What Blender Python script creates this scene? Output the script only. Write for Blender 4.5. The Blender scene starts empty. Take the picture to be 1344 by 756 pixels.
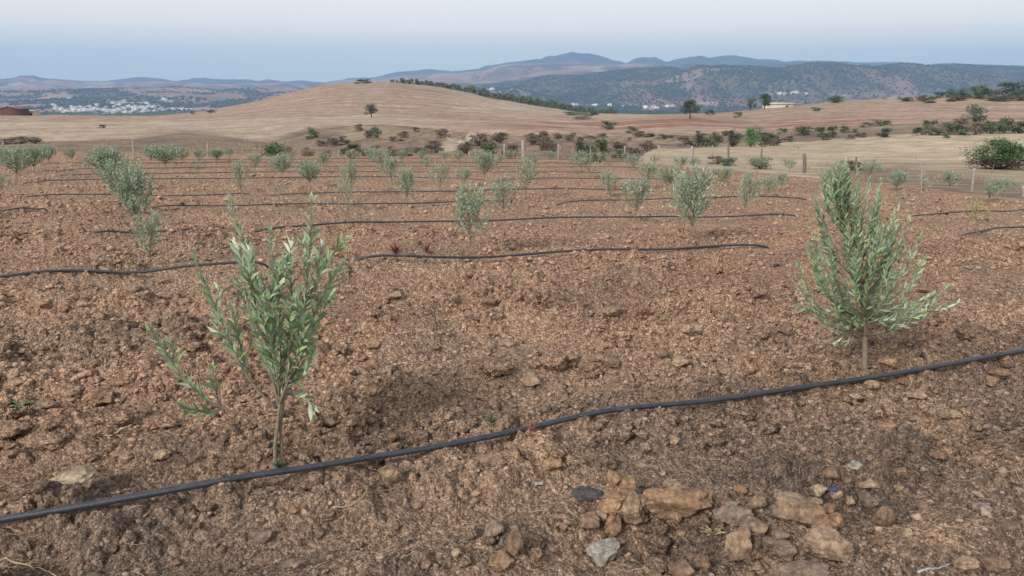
import bpy, math, random
import numpy as np

rng = np.random.default_rng(7)
random.seed(7)
sc = bpy.context.scene
col = sc.collection
R = math.radians

# ------------------------------------------------------------------ camera geometry
F, HORIZ, CAMZ = 1010.0, 118.0, 1.5
PITCH = math.atan((378 - HORIZ) / F)
CP, SP = math.cos(PITCH), math.sin(PITCH)


def ray(px, py):
    a = (px - 672) / F
    b = (378 - py) / F
    return np.array([a, CP + b * SP, -SP + b * CP])


def at_depth(px, py, Y):
    r = ray(px, py)
    return np.array([0, 0, CAMZ]) + r * (Y / r[1])


def z_of(py, Y):
    b = (378 - np.asarray(py, float)) / F
    return CAMZ + Y * (-SP + b * CP) / (CP + b * SP)


# ------------------------------------------------------------------ noise
def _h(ix, iy, s):
    v = (ix.astype(np.int64) * 374761393 + iy.astype(np.int64) * 668265263 + s * 1442695041) & 0xFFFFFFFF
    v = ((v ^ (v >> 13)) * 1274126177) & 0xFFFFFFFF
    v = ((v ^ (v >> 16)) * 2246822519) & 0xFFFFFFFF
    v = v ^ (v >> 15)
    return (v & 0xFFFFFF) / float(0xFFFFFF)


def vnoise(x, y, s=0):
    ix = np.floor(x); iy = np.floor(y)
    fx = x - ix; fy = y - iy
    fx = fx * fx * (3 - 2 * fx); fy = fy * fy * (3 - 2 * fy)
    a = _h(ix, iy, s); b = _h(ix + 1, iy, s); c = _h(ix, iy + 1, s); d = _h(ix + 1, iy + 1, s)
    return (a + (b - a) * fx) * (1 - fy) + (c + (d - c) * fx) * fy


def fbm(x, y, o=4, s=0):
    t = np.zeros_like(x); a = .5; n = 0
    for i in range(o):
        t += a * vnoise(x * 2 ** i + 17.3 * i, y * 2 ** i + 5.1 * i, s + i); n += a; a *= .5
    return t / n


def worley(x, y, s=0):
    """distance to the nearest feature point, and that point's random value"""
    ix = np.floor(x); iy = np.floor(y)
    best = np.full(x.shape, 9.0); val = np.zeros(x.shape)
    for i in (-1, 0, 1):
        for j in (-1, 0, 1):
            jx = ix + i; jy = iy + j
            dx = jx + _h(jx, jy, s) - x; dy = jy + _h(jx, jy, s + 1) - y
            d = dx * dx + dy * dy
            m = d < best
            best = np.where(m, d, best); val = np.where(m, _h(jx, jy, s + 2), val)
    return np.sqrt(best), val


def sstep(a, b, x):
    t = np.clip((x - a) / (b - a), 0, 1)
    return t * t * (3 - 2 * t)


def pchip(xk, yk, x):
    h = np.diff(xk); d = np.diff(yk) / h
    m = np.zeros_like(yk)
    for i in range(1, len(xk) - 1):
        if d[i - 1] * d[i] > 0:
            w1 = 2 * h[i] + h[i - 1]; w2 = h[i] + 2 * h[i - 1]
            m[i] = (w1 + w2) / (w1 / d[i - 1] + w2 / d[i])
    m[0] = d[0]; m[-1] = d[-1]
    i = np.clip(np.searchsorted(xk, x) - 1, 0, len(h) - 1)
    t = (x - xk[i]) / h[i]
    return ((2 * t**3 - 3 * t**2 + 1) * yk[i] + (t**3 - 2 * t**2 + t) * h[i] * m[i]
            + (-2 * t**3 + 3 * t**2) * yk[i + 1] + (t**3 - t**2) * h[i] * m[i + 1])


# ------------------------------------------------------------------ terrain
KY = np.array([-5, 0, 3, 5, 8, 11, 15, 20, 26, 34, 46.])
KZ = np.array([0, 0, 0, .045, -.07, -.415, -.70, -.93, -1.27, -1.68, -2.08])
ROW = R(20)
UX, UY = math.cos(ROW), math.sin(ROW)


def field_base(x, y):
    return pchip(KY, KZ, np.clip(y, -5, 46)) - .01 * x


def tab(pairs):
    a = np.array(pairs, float)
    return lambda p: np.interp(p, a[:, 0], a[:, 1])


Ye = tab([(-500, 44), (0, 42), (700, 41), (865, 36), (1000, 30), (1056, 27), (1210, 22), (1276, 19.5), (1344, 18), (2000, 13)])
YL55 = tab([(0, 193), (300, 193), (450, 198), (560, 199.5), (672, 200), (760, 202), (850, 197), (950, 201), (1056, 203), (1200, 199), (1344, 198)])
YL85 = tab([(0, 180), (250, 178), (350, 182), (420, 174), (500, 172), (600, 179), (672, 182), (760, 184), (860, 190), (920, 190), (1050, 186), (1200, 181), (1344, 179)])
YL110 = tab([(0, 173), (250, 170), (400, 166), (500, 163), (600, 169), (672, 172), (760, 175), (860, 177), (950, 177), (1050, 174), (1200, 168), (1344, 165)])
YL170 = tab([(0, 161), (250, 159), (400, 152), (500, 151), (672, 157), (800, 162), (906, 155), (1000, 160), (1150, 152), (1344, 150)])
YLC = tab([(-400, 155), (0, 152), (60, 151), (130, 152), (200, 152.5), (240, 149), (280, 144), (330, 134.5), (370, 124), (420, 112.5), (470, 109), (515, 108), (560, 112), (600, 119), (650, 130), (700, 138), (750, 146), (800, 149.5), (850, 150.5), (900, 150.5), (940, 149), (970, 146), (1010, 142), (1050, 138), (1090, 134), (1130, 130.5), (1200, 128.5), (1240, 126), (1280, 124), (1344, 122), (1700, 120)])
Yc = tab([(-400, 290), (0, 290), (250, 300), (400, 340), (515, 350), (600, 340), (700, 300), (850, 240), (1000, 240), (1150, 260), (1344, 280)])
Y1900 = tab([(0, 148), (200, 150), (300, 148), (500, 150), (700, 150), (800, 148), (900, 149), (1000, 148), (1200, 141), (1344, 138)])
Y2400 = tab([(-400, 131), (0, 133), (200, 136), (300, 134), (560, 134), (672, 136), (800, 139), (900, 141), (1000, 141), (1150, 135), (1344, 127)])
R2 = tab([(-400, 112), (0, 117), (100, 118), (200, 117), (300, 116), (400, 118), (500, 118), (560, 118), (620, 113.5), (670, 109), (730, 104), (796, 98), (830, 92.5), (872, 85.5), (920, 81), (1010, 78.3), (1060, 79), (1130, 80), (1180, 80.3), (1225, 85), (1260, 88), (1300, 90), (1344, 91), (1700, 96)])
R3 = tab([(-400, 104), (0, 105.5), (20, 105), (28, 102), (48, 102), (58, 105), (121, 106), (200, 107), (340, 108), (400, 107), (440, 105), (460, 104), (490, 103), (512, 101), (560, 96), (606, 95), (640, 88), (679, 82.5), (700, 81.5), (750, 82), (800, 82.5), (850, 83), (870, 84.5), (900, 84), (1000, 84), (1180, 86), (1246, 86.5), (1344, 88), (1700, 90)])
R4 = tab([(-400, 101), (0, 105.5), (20, 106), (60, 106), (121, 105.5), (152, 103), (192, 99), (217, 101.7), (233, 104.5), (255, 100.5), (281, 100.5), (314, 104), (340, 105.5), (356, 104.5), (369, 106), (403, 105.5), (425, 107), (439, 103.5), (458, 101), (468, 102), (491, 101.6), (512, 97.8), (551, 91.8), (562, 90), (590, 91.8), (606, 91.8), (640, 84.7), (670, 81.5), (693, 79), (715, 75), (731, 72), (751, 68.3), (771, 70), (791, 75), (805, 78), (822, 80.5), (832, 77), (842, 74.7), (857, 74.4), (866, 78), (872, 81), (885, 78), (905, 74), (918, 72.6), (928, 75.5), (943, 72), (961, 72), (976, 74), (999, 76.4), (1040, 79), (1179, 82), (1205, 83.5), (1246, 84), (1344, 86.4), (1700, 88)])


def px_of(c):
    return 672 + F * c / CP


def column(c):
    """depth knots and heights beyond the field edge for the ground column x/y = c"""
    p = px_of(c)
    ye = Ye(p); yc = Yc(p)
    s = lambda t: float(t(p))
    r2, r3, r4 = s(R2), s(R3), s(R4)
    dip = r3 + 5 if r2 < r3 else (r2 + r3) / 2 + 1.5
    K = [(ye, float(field_base(np.array([c * ye]), np.array([ye]))[0]))]
    for Y, t in ((55, YL55), (85, YL85), (110, YL110), (170, YL170), (yc, YLC)):
        K.append((Y, float(z_of(s(t), Y))))
    zc = K[-1][1]
    K.append((yc * 1.12, zc - 1.2))
    K.append((yc * 1.6, min(zc - 12, -14)))
    for Y, y in ((1300, 162), (1900, s(Y1900)), (2400, s(Y2400)), (3300, r2), (4300, dip), (5800, r3), (6600, max(r3 + 1.5, r4 + 3.5)), (8000, r4), (9600, r4 + 12)):
        K.append((Y, float(z_of(y, Y))))
    a = np.array(K)
    return np.log(a[:, 0]), a[:, 1], ye, yc


def big_noise(x, y):
    """relief added to the smooth profile, growing with distance"""
    d = np.hypot(x, y)
    n = (fbm(x / 700, y / 700, 5, 40) - .5) * 26 * sstep(1700, 3000, d)
    rdg = np.abs(fbm(x / 420 + 3, y / 900, 4, 60) - .5) * 2
    n += -(1 - rdg) ** 3 * 42 * sstep(2300, 3000, d) + 7 * sstep(2300, 3000, d)
    n += (fbm(x / 14, y / 14, 4, 50) - .5) * .9 * sstep(48, 75, d) * (1 - sstep(1000, 1600, d))
    return n


def gully_noise(x, y, p):
    m = sstep(52, 66, y) * (1 - sstep(95, 118, y)) * sstep(330, 470, p) * (1 - sstep(860, 920, p))
    return -np.abs(fbm(x / 9 + .06 * y, y / 26, 4, 81) - .5) * 4.2 * m + .5 * m


PITS = []   # (x, y, rx, ry, depth), filled once the smooth field can be sampled


def micro(x, y):
    u = x * UX + y * UY; v = -x * UY + y * UX
    wob = fbm(u / 1.4, v / 1.4, 3, 11)
    rid = np.sin(2 * math.pi * (v / .66 + 1.3 * wob))
    h = .036 * rid * (1 - .45 * sstep(5, 10, y))
    h += .075 * (fbm(x / 1.3, y / 1.3, 3, 3) - .5)
    h += .085 * (fbm(x / .33, y / .33, 5, 5) - .5)
    cm = sstep(.34, .62, fbm(x / .8, y / .8, 3, 23) + .10 * rid)
    d, w = worley(x / .17, y / .17, 31)
    h += .070 * np.sqrt(np.clip(1 - (d / (.30 + .4 * w)) ** 2, 0, 1)) * w * cm
    d, w = worley(x / .075 + .3 * wob, y / .075, 37)
    h += .027 * np.sqrt(np.clip(1 - (d / (.32 + .35 * w)) ** 2, 0, 1)) * (.25 + .75 * cm)
    d, w = worley(x / .031, y / .031, 43)
    h += .008 * np.sqrt(np.clip(1 - (d / (.35 + .3 * w)) ** 2, 0, 1))
    for (cx, cy, rx, ry, dp) in PITS:
        q = ((x - cx) / rx) ** 2 + ((y - cy) / ry) ** 2
        h -= dp * np.exp(-q * 1.4)
    return h - .035


def field_z(x, y):
    x = np.atleast_1d(np.asarray(x, float)); y = np.atleast_1d(np.asarray(y, float))
    return field_base(x, y) + micro(x, y)


def ground_at(px, py, smooth=False, maxd=9000, lift=None):
    """first point of the ground seen along a photo pixel"""
    if lift is None and not smooth:
        lift = 0.
        for _ in range(4):
            g = ground_at(px, py, True, maxd, lift)
            if g[1] > Ye(px_of(g[0] / g[1])): break
            lift = .5 * lift + .5 * float(micro(g[:1], g[1:2])[0])
        g[2] = float(surf(g[0], g[1], False))
        return g
    lift = lift or 0.
    r = ray(px, py)
    t = np.geomspace(1.3, maxd, 5200)
    X = r[0] * t; Y = r[1] * t; Z = CAMZ + r[2] * t
    c = r[0] / r[1]
    lk, zk, ye, yc = column(c)
    G = np.where(Y < ye, field_base(X, Y) + lift, pchip(lk, zk, np.log(np.clip(Y, ye, 9500))))
    k = np.argmax(Z <= G)
    if Z[k] > G[k]:
        k = np.argmin(Z - G)
    k0 = max(k - 1, 0)
    f = (Z[k0] - G[k0]) / max((Z[k0] - G[k0]) - (Z[k] - G[k]), 1e-9)
    tt = t[k0] + (t[k] - t[k0]) * np.clip(f, 0, 1)
    x, y = r[0] * tt, r[1] * tt
    return np.array([x, y, float(surf(x, y, smooth))])


def surf(x, y, smooth=False):
    c = x / max(y, .01)
    lk, zk, ye, yc = column(np.clip(c, -1.6, 1.6))
    xa, ya = np.array([x]), np.array([y])
    if y <= ye:
        return (field_base(xa, ya) if smooth else field_z(xa, ya))[0]
    z = pchip(lk, zk, np.log(ya))
    return (z + big_noise(xa, ya) + gully_noise(xa, ya, px_of(c)))[0]


for (px, py, rx, ry, dp) in ((880, 698, .13, .11, .14), (1215, 556, .30, .13, .10), (905, 715, .10, .08, .05), (1000, 735, .2, .1, .03), (640, 510, .4, .15, .03), (250, 560, .3, .12, .04), (430, 545, .16, .08, .04)):
    g = ground_at(px, py, True)
    PITS.append((g[0], g[1], rx, ry, dp))
for (px, py, rx, ry, dp) in ((800, 650, .12, .10, -.03), (1060, 695, .26, .16, -.10), (812, 660, .12, .10, -.03), (653, 478, .14, .10, -.035), (727, 472, .1, .1, -.03), (60, 560, .25, .12, -.04), (690, 735, .12, .08, -.04)):
    g = ground_at(px, py, True)
    PITS.append((g[0], g[1], rx, ry, dp))


# ------------------------------------------------------------------ mesh helpers
def mesh_from(name, V, faces, mat=None, colors=None, smooth=False, mats=None, mat_idx=None):
    """faces: list of int arrays (n,3) and/or (n,4)"""
    me = bpy.data.meshes.new(name)
    V = np.asarray(V, np.float32)
    me.vertices.add(len(V)); me.vertices.foreach_set('co', V.ravel())
    loops = np.concatenate([f.ravel() for f in faces]).astype(np.int32)
    tot = np.concatenate([np.full(len(f), f.shape[1]) for f in faces]).astype(np.int32)
    st = np.concatenate([[0], np.cumsum(tot)[:-1]]).astype(np.int32)
    me.loops.add(len(loops)); me.loops.foreach_set('vertex_index', loops)
    me.polygons.add(len(tot)); me.polygons.foreach_set('loop_start', st); me.polygons.foreach_set('loop_total', tot)
    if smooth:
        me.polygons.foreach_set('use_smooth', np.ones(len(tot), bool))
    if colors is not None:
        a = me.color_attributes.new('tint', 'FLOAT_COLOR', 'POINT')
        c = np.ones((len(V), 4), np.float32); c[:, :colors.shape[1]] = colors
        a.data.foreach_set('color', c.ravel())
    for m in (mats or ([mat] if mat else [])):
        me.materials.append(m)
    if mat_idx is not None:
        me.polygons.foreach_set('material_index', np.asarray(mat_idx, np.int32))
    me.update(calc_edges=True); me.validate()
    return me


def link(name, me, parent=None, loc=None):
    o = bpy.data.objects.new(name, me)
    col.objects.link(o)
    if parent is not None:
        o.parent = parent
    if loc is not None:
        o.location = loc
    return o


def tag(o, label=None, cat=None, group=None, kind=None):
    if label: o['label'] = label
    if cat: o['category'] = cat
    if group: o['group'] = group
    if kind: o['kind'] = kind
    return o


def grid_faces(nr, nc):
    i = np.arange(nr * nc).reshape(nr, nc)
    return np.stack([i[:-1, :-1].ravel(), i[:-1, 1:].ravel(), i[1:, 1:].ravel(), i[1:, :-1].ravel()], 1)


def tube(P, rad, n=8, cap=True):
    """verts and faces of a tube along the points P"""
    P = np.asarray(P, float); rad = np.broadcast_to(np.asarray(rad, float), (len(P),))
    T = np.gradient(P, axis=0); T /= np.linalg.norm(T, axis=1)[:, None] + 1e-9
    ref = np.array([0, 0, 1.0]) if abs(T[0, 2]) < .9 else np.array([1.0, 0, 0])
    V = []
    a = np.arange(n) * 2 * math.pi / n
    N = ref
    for i in range(len(P)):
        N = N - T[i] * (N @ T[i]); N = N / (np.linalg.norm(N) + 1e-9)
        B = np.cross(T[i], N)
        V.append(P[i] + rad[i] * (np.cos(a)[:, None] * N + np.sin(a)[:, None] * B))
    V = np.concatenate(V)
    k = np.arange(n); k2 = (k + 1) % n
    Q = np.concatenate([np.stack([i * n + k, i * n + k2, (i + 1) * n + k2, (i + 1) * n + k], 1) for i in range(len(P) - 1)])
    if cap:
        V = np.concatenate([V, P[:1], P[-1:]])
        c0, c1 = len(V) - 2, len(V) - 1
        b = (len(P) - 1) * n
        Tt = np.concatenate([np.stack([np.full(n, c0), k2, k], 1), np.stack([np.full(n, c1), b + k, b + k2], 1)])
        return V, Q, Tt
    return V, Q, np.zeros((0, 3), int)


class Acc:
    def __init__(s): s.V = []; s.Q = []; s.T = []; s.C = []; s.n = 0
    def add(s, V, Q=None, T=None, C=None):
        if Q is not None and len(Q): s.Q.append(np.asarray(Q) + s.n)
        if T is not None and len(T): s.T.append(np.asarray(T) + s.n)
        s.V.append(V); s.n += len(V)
        if C is not None: s.C.append(np.broadcast_to(C, (len(V), len(C))) if np.ndim(C) == 1 else C)
    def tube(s, P, r, n=8): s.add(*tube(P, r, n))
    def mesh(s, name, mat, smooth=False):
        f = []
        if s.Q: f.append(np.concatenate(s.Q))
        if s.T: f.append(np.concatenate(s.T))
        return mesh_from(name, np.concatenate(s.V), f, mat, np.concatenate(s.C) if s.C else None, smooth)


# ------------------------------------------------------------------ materials
def new_mat(name):
    m = bpy.data.materials.new(name); m.use_nodes = True
    nt = m.node_tree
    b = nt.nodes['Principled BSDF']
    b.inputs['Specular IOR Level'].default_value = .25
    return m, nt, b


def N(nt, t, **kw):
    n = nt.nodes.new(t)
    for k, v in kw.items():
        if k in n.inputs.keys() if hasattr(n.inputs, 'keys') else False:
            n.inputs[k].default_value = v
        else:
            setattr(n, k, v)
    return n


def noise(nt, scale, detail=4, rough=.6, vec=None, dist=0):
    n = nt.nodes.new('ShaderNodeTexNoise')
    n.inputs['Scale'].default_value = scale; n.inputs['Detail'].default_value = detail
    n.inputs['Roughness'].default_value = rough; n.inputs['Distortion'].default_value = dist
    if vec is not None: nt.links.new(vec, n.inputs['Vector'])
    return n


def ramp(nt, fac, stops):
    r = nt.nodes.new('ShaderNodeValToRGB')
    e = r.color_ramp.elements
    while len(e) < len(stops): e.new(.5)
    for el, (p, c) in zip(e, stops):
        el.position = p; el.color = (*c, 1) if len(c) == 3 else c
    nt.links.new(fac, r.inputs['Fac'])
    return r


def mixc(nt, a, b, fac, mode='MIX'):
    m = nt.nodes.new('ShaderNodeMix'); m.data_type = 'RGBA'; m.blend_type = mode
    for s, v in ((0, fac), (6, a), (7, b)):
        if isinstance(v, (int, float)): m.inputs[s].default_value = v
        elif isinstance(v, tuple): m.inputs[s].default_value = (*v, 1)
        else: nt.links.new(v, m.inputs[s])
    return m.outputs[2]


def bump(nt, b, h, strength, dist):
    n = nt.nodes.new('ShaderNodeBump')
    n.inputs['Strength'].default_value = strength; n.inputs['Distance'].default_value = dist
    nt.links.new(h, n.inputs['Height']); nt.links.new(n.outputs[0], b.inputs['Normal'])


def attr(nt):
    a = nt.nodes.new('ShaderNodeAttribute'); a.attribute_name = 'tint'
    return a.outputs['Color']


def obj_co(nt, scale=None):
    t = nt.nodes.new('ShaderNodeTexCoord')
    if scale is None: return t.outputs['Object']
    m = nt.nodes.new('ShaderNodeMapping'); m.inputs['Scale'].default_value = scale
    nt.links.new(t.outputs['Object'], m.inputs['Vector'])
    return m.outputs[0]


def tint_mat(name, scale, lo, hi, rough=.9, bscale=None, bstr=.4, bdist=.01, stretch=None, spec=.2):
    """surface whose colour is the mesh's own tint, mottled by noise"""
    m, nt, b = new_mat(name)
    v = obj_co(nt, stretch)
    n = noise(nt, scale, 6, .65, v)
    r = ramp(nt, n.outputs['Fac'], [(.3, (lo,) * 3), (.7, (hi,) * 3)])
    nt.links.new(mixc(nt, attr(nt), r.outputs[0], 1.0, 'MULTIPLY'), b.inputs['Base Color'])
    b.inputs['Roughness'].default_value = rough
    b.inputs['Specular IOR Level'].default_value = spec
    if bscale:
        n2 = noise(nt, bscale, 5, .7, v)
        bump(nt, b, n2.outputs['Fac'], bstr, bdist)
    return m


def soil_mat():
    m, nt, b = new_mat('tilled_soil')
    v = obj_co(nt)
    n = noise(nt, 34, 7, .72, v)
    r = ramp(nt, n.outputs['Fac'], [(.32, (.52, .50, .49)), (.50, (.98, .98, .98)), (.70, (1.4, 1.38, 1.34))])
    grains = []
    c = mixc(nt, attr(nt), r.outputs[0], 1.0, 'MULTIPLY')
    n2 = noise(nt, 150, 4, .7, v)
    r2 = ramp(nt, n2.outputs['Fac'], [(.38, (.55, .53, .52)), (.6, (1.2, 1.2, 1.2))])
    c = mixc(nt, c, r2.outputs[0], 1.0, 'MULTIPLY')
    for sc_, lo_, hi_ in ((48, .66, 1.34), (125, .60, 1.42)):   # grains and crumbs, each with a tone of its own
        dv = nt.nodes.new('ShaderNodeVectorMath'); dv.operation = 'ADD'
        wn = noise(nt, sc_ * .8, 2, .6, v); sv = nt.nodes.new('ShaderNodeVectorMath'); sv.operation = 'SCALE'; sv.inputs[3].default_value = .5 / sc_
        nt.links.new(wn.outputs['Color'], sv.inputs[0]); nt.links.new(sv.outputs[0], dv.inputs[1]); nt.links.new(v, dv.inputs[0])
        vg = nt.nodes.new('ShaderNodeTexVoronoi'); vg.inputs['Scale'].default_value = sc_
        nt.links.new(dv.outputs[0], vg.inputs['Vector'])
        sep = nt.nodes.new('ShaderNodeSeparateColor'); nt.links.new(vg.outputs['Color'], sep.inputs[0])
        rg_ = ramp(nt, sep.outputs[0], [(0, (lo_,) * 3), (1, (hi_,) * 3)])
        c = mixc(nt, c, rg_.outputs[0], 1.0, 'MULTIPLY')
        grains.append(vg.outputs['Distance'])
    # little pale grit
    vo = nt.nodes.new('ShaderNodeTexVoronoi'); vo.inputs['Scale'].default_value = 70
    nt.links.new(v, vo.inputs['Vector'])
    g = ramp(nt, vo.outputs['Distance'], [(.10, (1, 1, 1)), (.22, (0, 0, 0))])
    sel = noise(nt, 9, 3, .6, v)
    sr = ramp(nt, sel.outputs['Fac'], [(.52, (0, 0, 0)), (.7, (.55, .55, .55))])
    gm = mixc(nt, g.outputs[0], sr.outputs[0], 1.0, 'MULTIPLY')
    c = mixc(nt, c, (.36, .27, .19), gm)
    nt.links.new(c, b.inputs['Base Color'])
    b.inputs['Roughness'].default_value = .95; b.inputs['Specular IOR Level'].default_value = .1
    n3 = noise(nt, 75, 6, .75, v)
    m1 = nt.nodes.new('ShaderNodeMath'); m1.operation = 'MULTIPLY_ADD'; m1.inputs[1].default_value = -.9
    nt.links.new(grains[0], m1.inputs[0]); nt.links.new(n3.outputs['Fac'], m1.inputs[2])
    m2 = nt.nodes.new('ShaderNodeMath'); m2.operation = 'MULTIPLY_ADD'; m2.inputs[1].default_value = -.45
    nt.links.new(grains[1], m2.inputs[0]); nt.links.new(m1.outputs[0], m2.inputs[2])
    bump(nt, b, m2.outputs[0], 1., .022)
    return m


M_SOIL = soil_mat()
M_CLOD = tint_mat('soil_clod', 55, .48, 1.25, .95, 120, .6, .006, spec=.1)
M_HILL = tint_mat('dry_hill', 1.6, .50, 1.5, .95, None, stretch=(.35, 1, 1), spec=.1)
M_FAR = tint_mat('far_land', .012, .78, 1.2, .95, None, stretch=(1, .5, 1), spec=.05)
M_STONE = tint_mat('dusty_stone', 42, .42, 1.5, .95, 90, 1., .014, spec=.1)


def leaf_mat(name, top, under, var=.35):
    m, nt, b = new_mat(name)
    g = nt.nodes.new('ShaderNodeNewGeometry')
    c = mixc(nt, top, under, g.outputs['Backfacing'])
    c = mixc(nt, c, attr(nt), 1.0, 'MULTIPLY')
    nt.links.new(c, b.inputs['Base Color'])
    b.inputs['Roughness'].default_value = .62; b.inputs['Specular IOR Level'].default_value = .18
    return m


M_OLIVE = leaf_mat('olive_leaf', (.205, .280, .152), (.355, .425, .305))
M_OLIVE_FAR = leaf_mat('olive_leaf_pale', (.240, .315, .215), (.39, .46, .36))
M_YELLOW = leaf_mat('yellowing_leaf', (.26, .27, .07), (.32, .32, .15))
M_BUSH = leaf_mat('shrub_leaf', (.066, .098, .048), (.09, .12, .068))
M_TREE = leaf_mat('dark_tree_leaf', (.040, .066, .038), (.058, .084, .052))
M_GREEN = leaf_mat('fresh_leaf', (.075, .150, .050), (.10, .17, .08))
M_DRY = leaf_mat('dry_scrub', (.115, .098, .078), (.15, .128, .10))
M_SILVER = leaf_mat('olive_crown_leaf', (.085, .112, .078), (.15, .18, .14))


def flat_mat(name, c, rough=.8, nscale=20, lo=.8, hi=1.15, spec=.25, bstr=0):
    m, nt, b = new_mat(name)
    v = obj_co(nt)
    n = noise(nt, nscale, 5, .65, v)
    r = ramp(nt, n.outputs['Fac'], [(.3, tuple(x * lo for x in c)), (.7, tuple(x * hi for x in c))])
    nt.links.new(r.outputs[0], b.inputs['Base Color'])
    b.inputs['Roughness'].default_value = rough; b.inputs['Specular IOR Level'].default_value = spec
    if bstr: bump(nt, b, n.outputs['Fac'], bstr, .004)
    return m


M_BARK = flat_mat('olive_bark', (.20, .17, .125), .85, 60, .65, 1.25, bstr=.5)
M_WOOD = flat_mat('dark_stem', (.07, .055, .045), .9, 30)
def pipe_mat():
    m, nt, b = new_mat('black_pipe')
    v = obj_co(nt)
    n = noise(nt, 9, 6, .7, v); n2 = noise(nt, 90, 3, .6, v)
    r = ramp(nt, n.outputs['Fac'], [(.35, (.020, .026, .036)), (.62, (.034, .041, .052)), (.78, (.10, .082, .066))])
    r2 = ramp(nt, n2.outputs['Fac'], [(.45, (1, 1, 1)), (.75, (1.9, 1.7, 1.5))])
    nt.links.new(mixc(nt, r.outputs[0], r2.outputs[0], 1., 'MULTIPLY'), b.inputs['Base Color'])
    b.inputs['Roughness'].default_value = .42; b.inputs['Specular IOR Level'].default_value = .5
    return m
M_PIPE = pipe_mat()
M_STRAW = flat_mat('dry_straw', (.44, .34, .21), .8, 12, .6, 1.25)
M_POST = flat_mat('weathered_post', (.34, .31, .28), .9, 8, .6, 1.2)
M_POSTD = flat_mat('dark_post', (.15, .135, .13), .9, 8, .6, 1.3)
M_WHITE = flat_mat('whitewash', (.70, .69, .66), .85, .4, .85, 1.05)
M_CREAM = flat_mat('cream_wall', (.50, .45, .38), .85, .4, .85, 1.1)
M_RED = flat_mat('red_brick', (.115, .050, .042), .9, 2.5, .75, 1.2)
M_REDROOF = flat_mat('shed_roof', (.17, .13, .13), .7, 2)
M_PANE = flat_mat('dark_opening', (.03, .035, .04), .4, 1)
M_TAPE = flat_mat('green_tie', (.025, .10, .05), .5, 10)
M_BLUE = flat_mat('blue_plastic', (.05, .085, .14), .35, 30, .6, 1.6, spec=.5)
M_FLAKE = flat_mat('pale_flake', (.37, .39, .40), .5, 30)
M_REDWEED = flat_mat('red_weed', (.17, .065, .055), .8, 20, .7, 1.4)
M_THISTLE = flat_mat('dry_thistle', (.42, .36, .20), .85, 25, .6, 1.2)
M_WEED = leaf_mat('green_weed', (.085, .125, .05), (.12, .16, .08))


# ------------------------------------------------------------------ terrain meshes
def soil_tint(x, y, z=None):
    """own colours of the soil: reddish brown, with greyer, darker and sandier patches"""
    a = fbm(x / 2.2, y / 2.2, 4, 101); b = fbm(x / .5, y / .5, 4, 103); c = fbm(x / .16, y / .16, 3, 105)
    base = np.array([.438, .302, .212]); red = np.array([.430, .275, .190]); grey = np.array([.268, .200, .155])
    ash = np.array([.085, .080, .082]); sand = np.array([.50, .335, .22])
    t = np.repeat(base[None], len(x), 0)
    mx = lambda t, cc, f: t + (cc - t) * f[:, None]
    far = sstep(5, 11, y)
    t = mx(t, red, sstep(.42, .66, a) * .75)
    near = 1 - sstep(2.3, 4.2, y - .40 * x)
    t = mx(t, grey, np.clip(near * .82 * sstep(.18, .50, a + .3 * (c - .5)) + .45 * sstep(.5, .7, b) * (1 - .5 * far), 0, .85))
    t = mx(t, sand, sstep(.56, .74, 1 - b) * .55)
    n2 = fbm(x / .34 + 9, y / .34, 4, 107)
    t = mx(t, ash, sstep(.58, .72, n2 + .10 * (near - .6)) * .40 * (.25 + .75 * near))
    # tillage bands along the rows
    v = -x * UY + y * UX; u = x * UX + y * UY
    bands = vnoise(v / .45, u / 6, 111)
    t = t * (1 + (bands - .5)[:, None] * .22)
    return t


cdense = np.linspace(-.71, .71, 1000)
csparse = np.geomspace(.71, 1.5, 90)[1:]
CN = np.concatenate([-csparse[::-1], cdense, csparse])


def build_field():
    cols = CN
    nr = 1150
    tt = np.interp(np.linspace(0, 1, nr), [0, .70, 1], [0, .46, 1])
    ye = np.array([Ye(px_of(c)) for c in cols])
    Y = np.exp(np.log(1.15) + tt[:, None] * (np.log(ye) - np.log(1.15))[None])
    X = cols[None] * Y
    x, y = X.ravel(), Y.ravel()
    fade = 1 - sstep(.985, 1.0, np.repeat(tt, len(cols)))
    z = field_base(x, y) + micro(x, y) * fade
    me = mesh_from('field', np.stack([x, y, z], 1), [grid_faces(nr, len(cols))], M_SOIL, soil_tint(x, y), True)
    tag(link('field', me), kind='structure')


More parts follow.
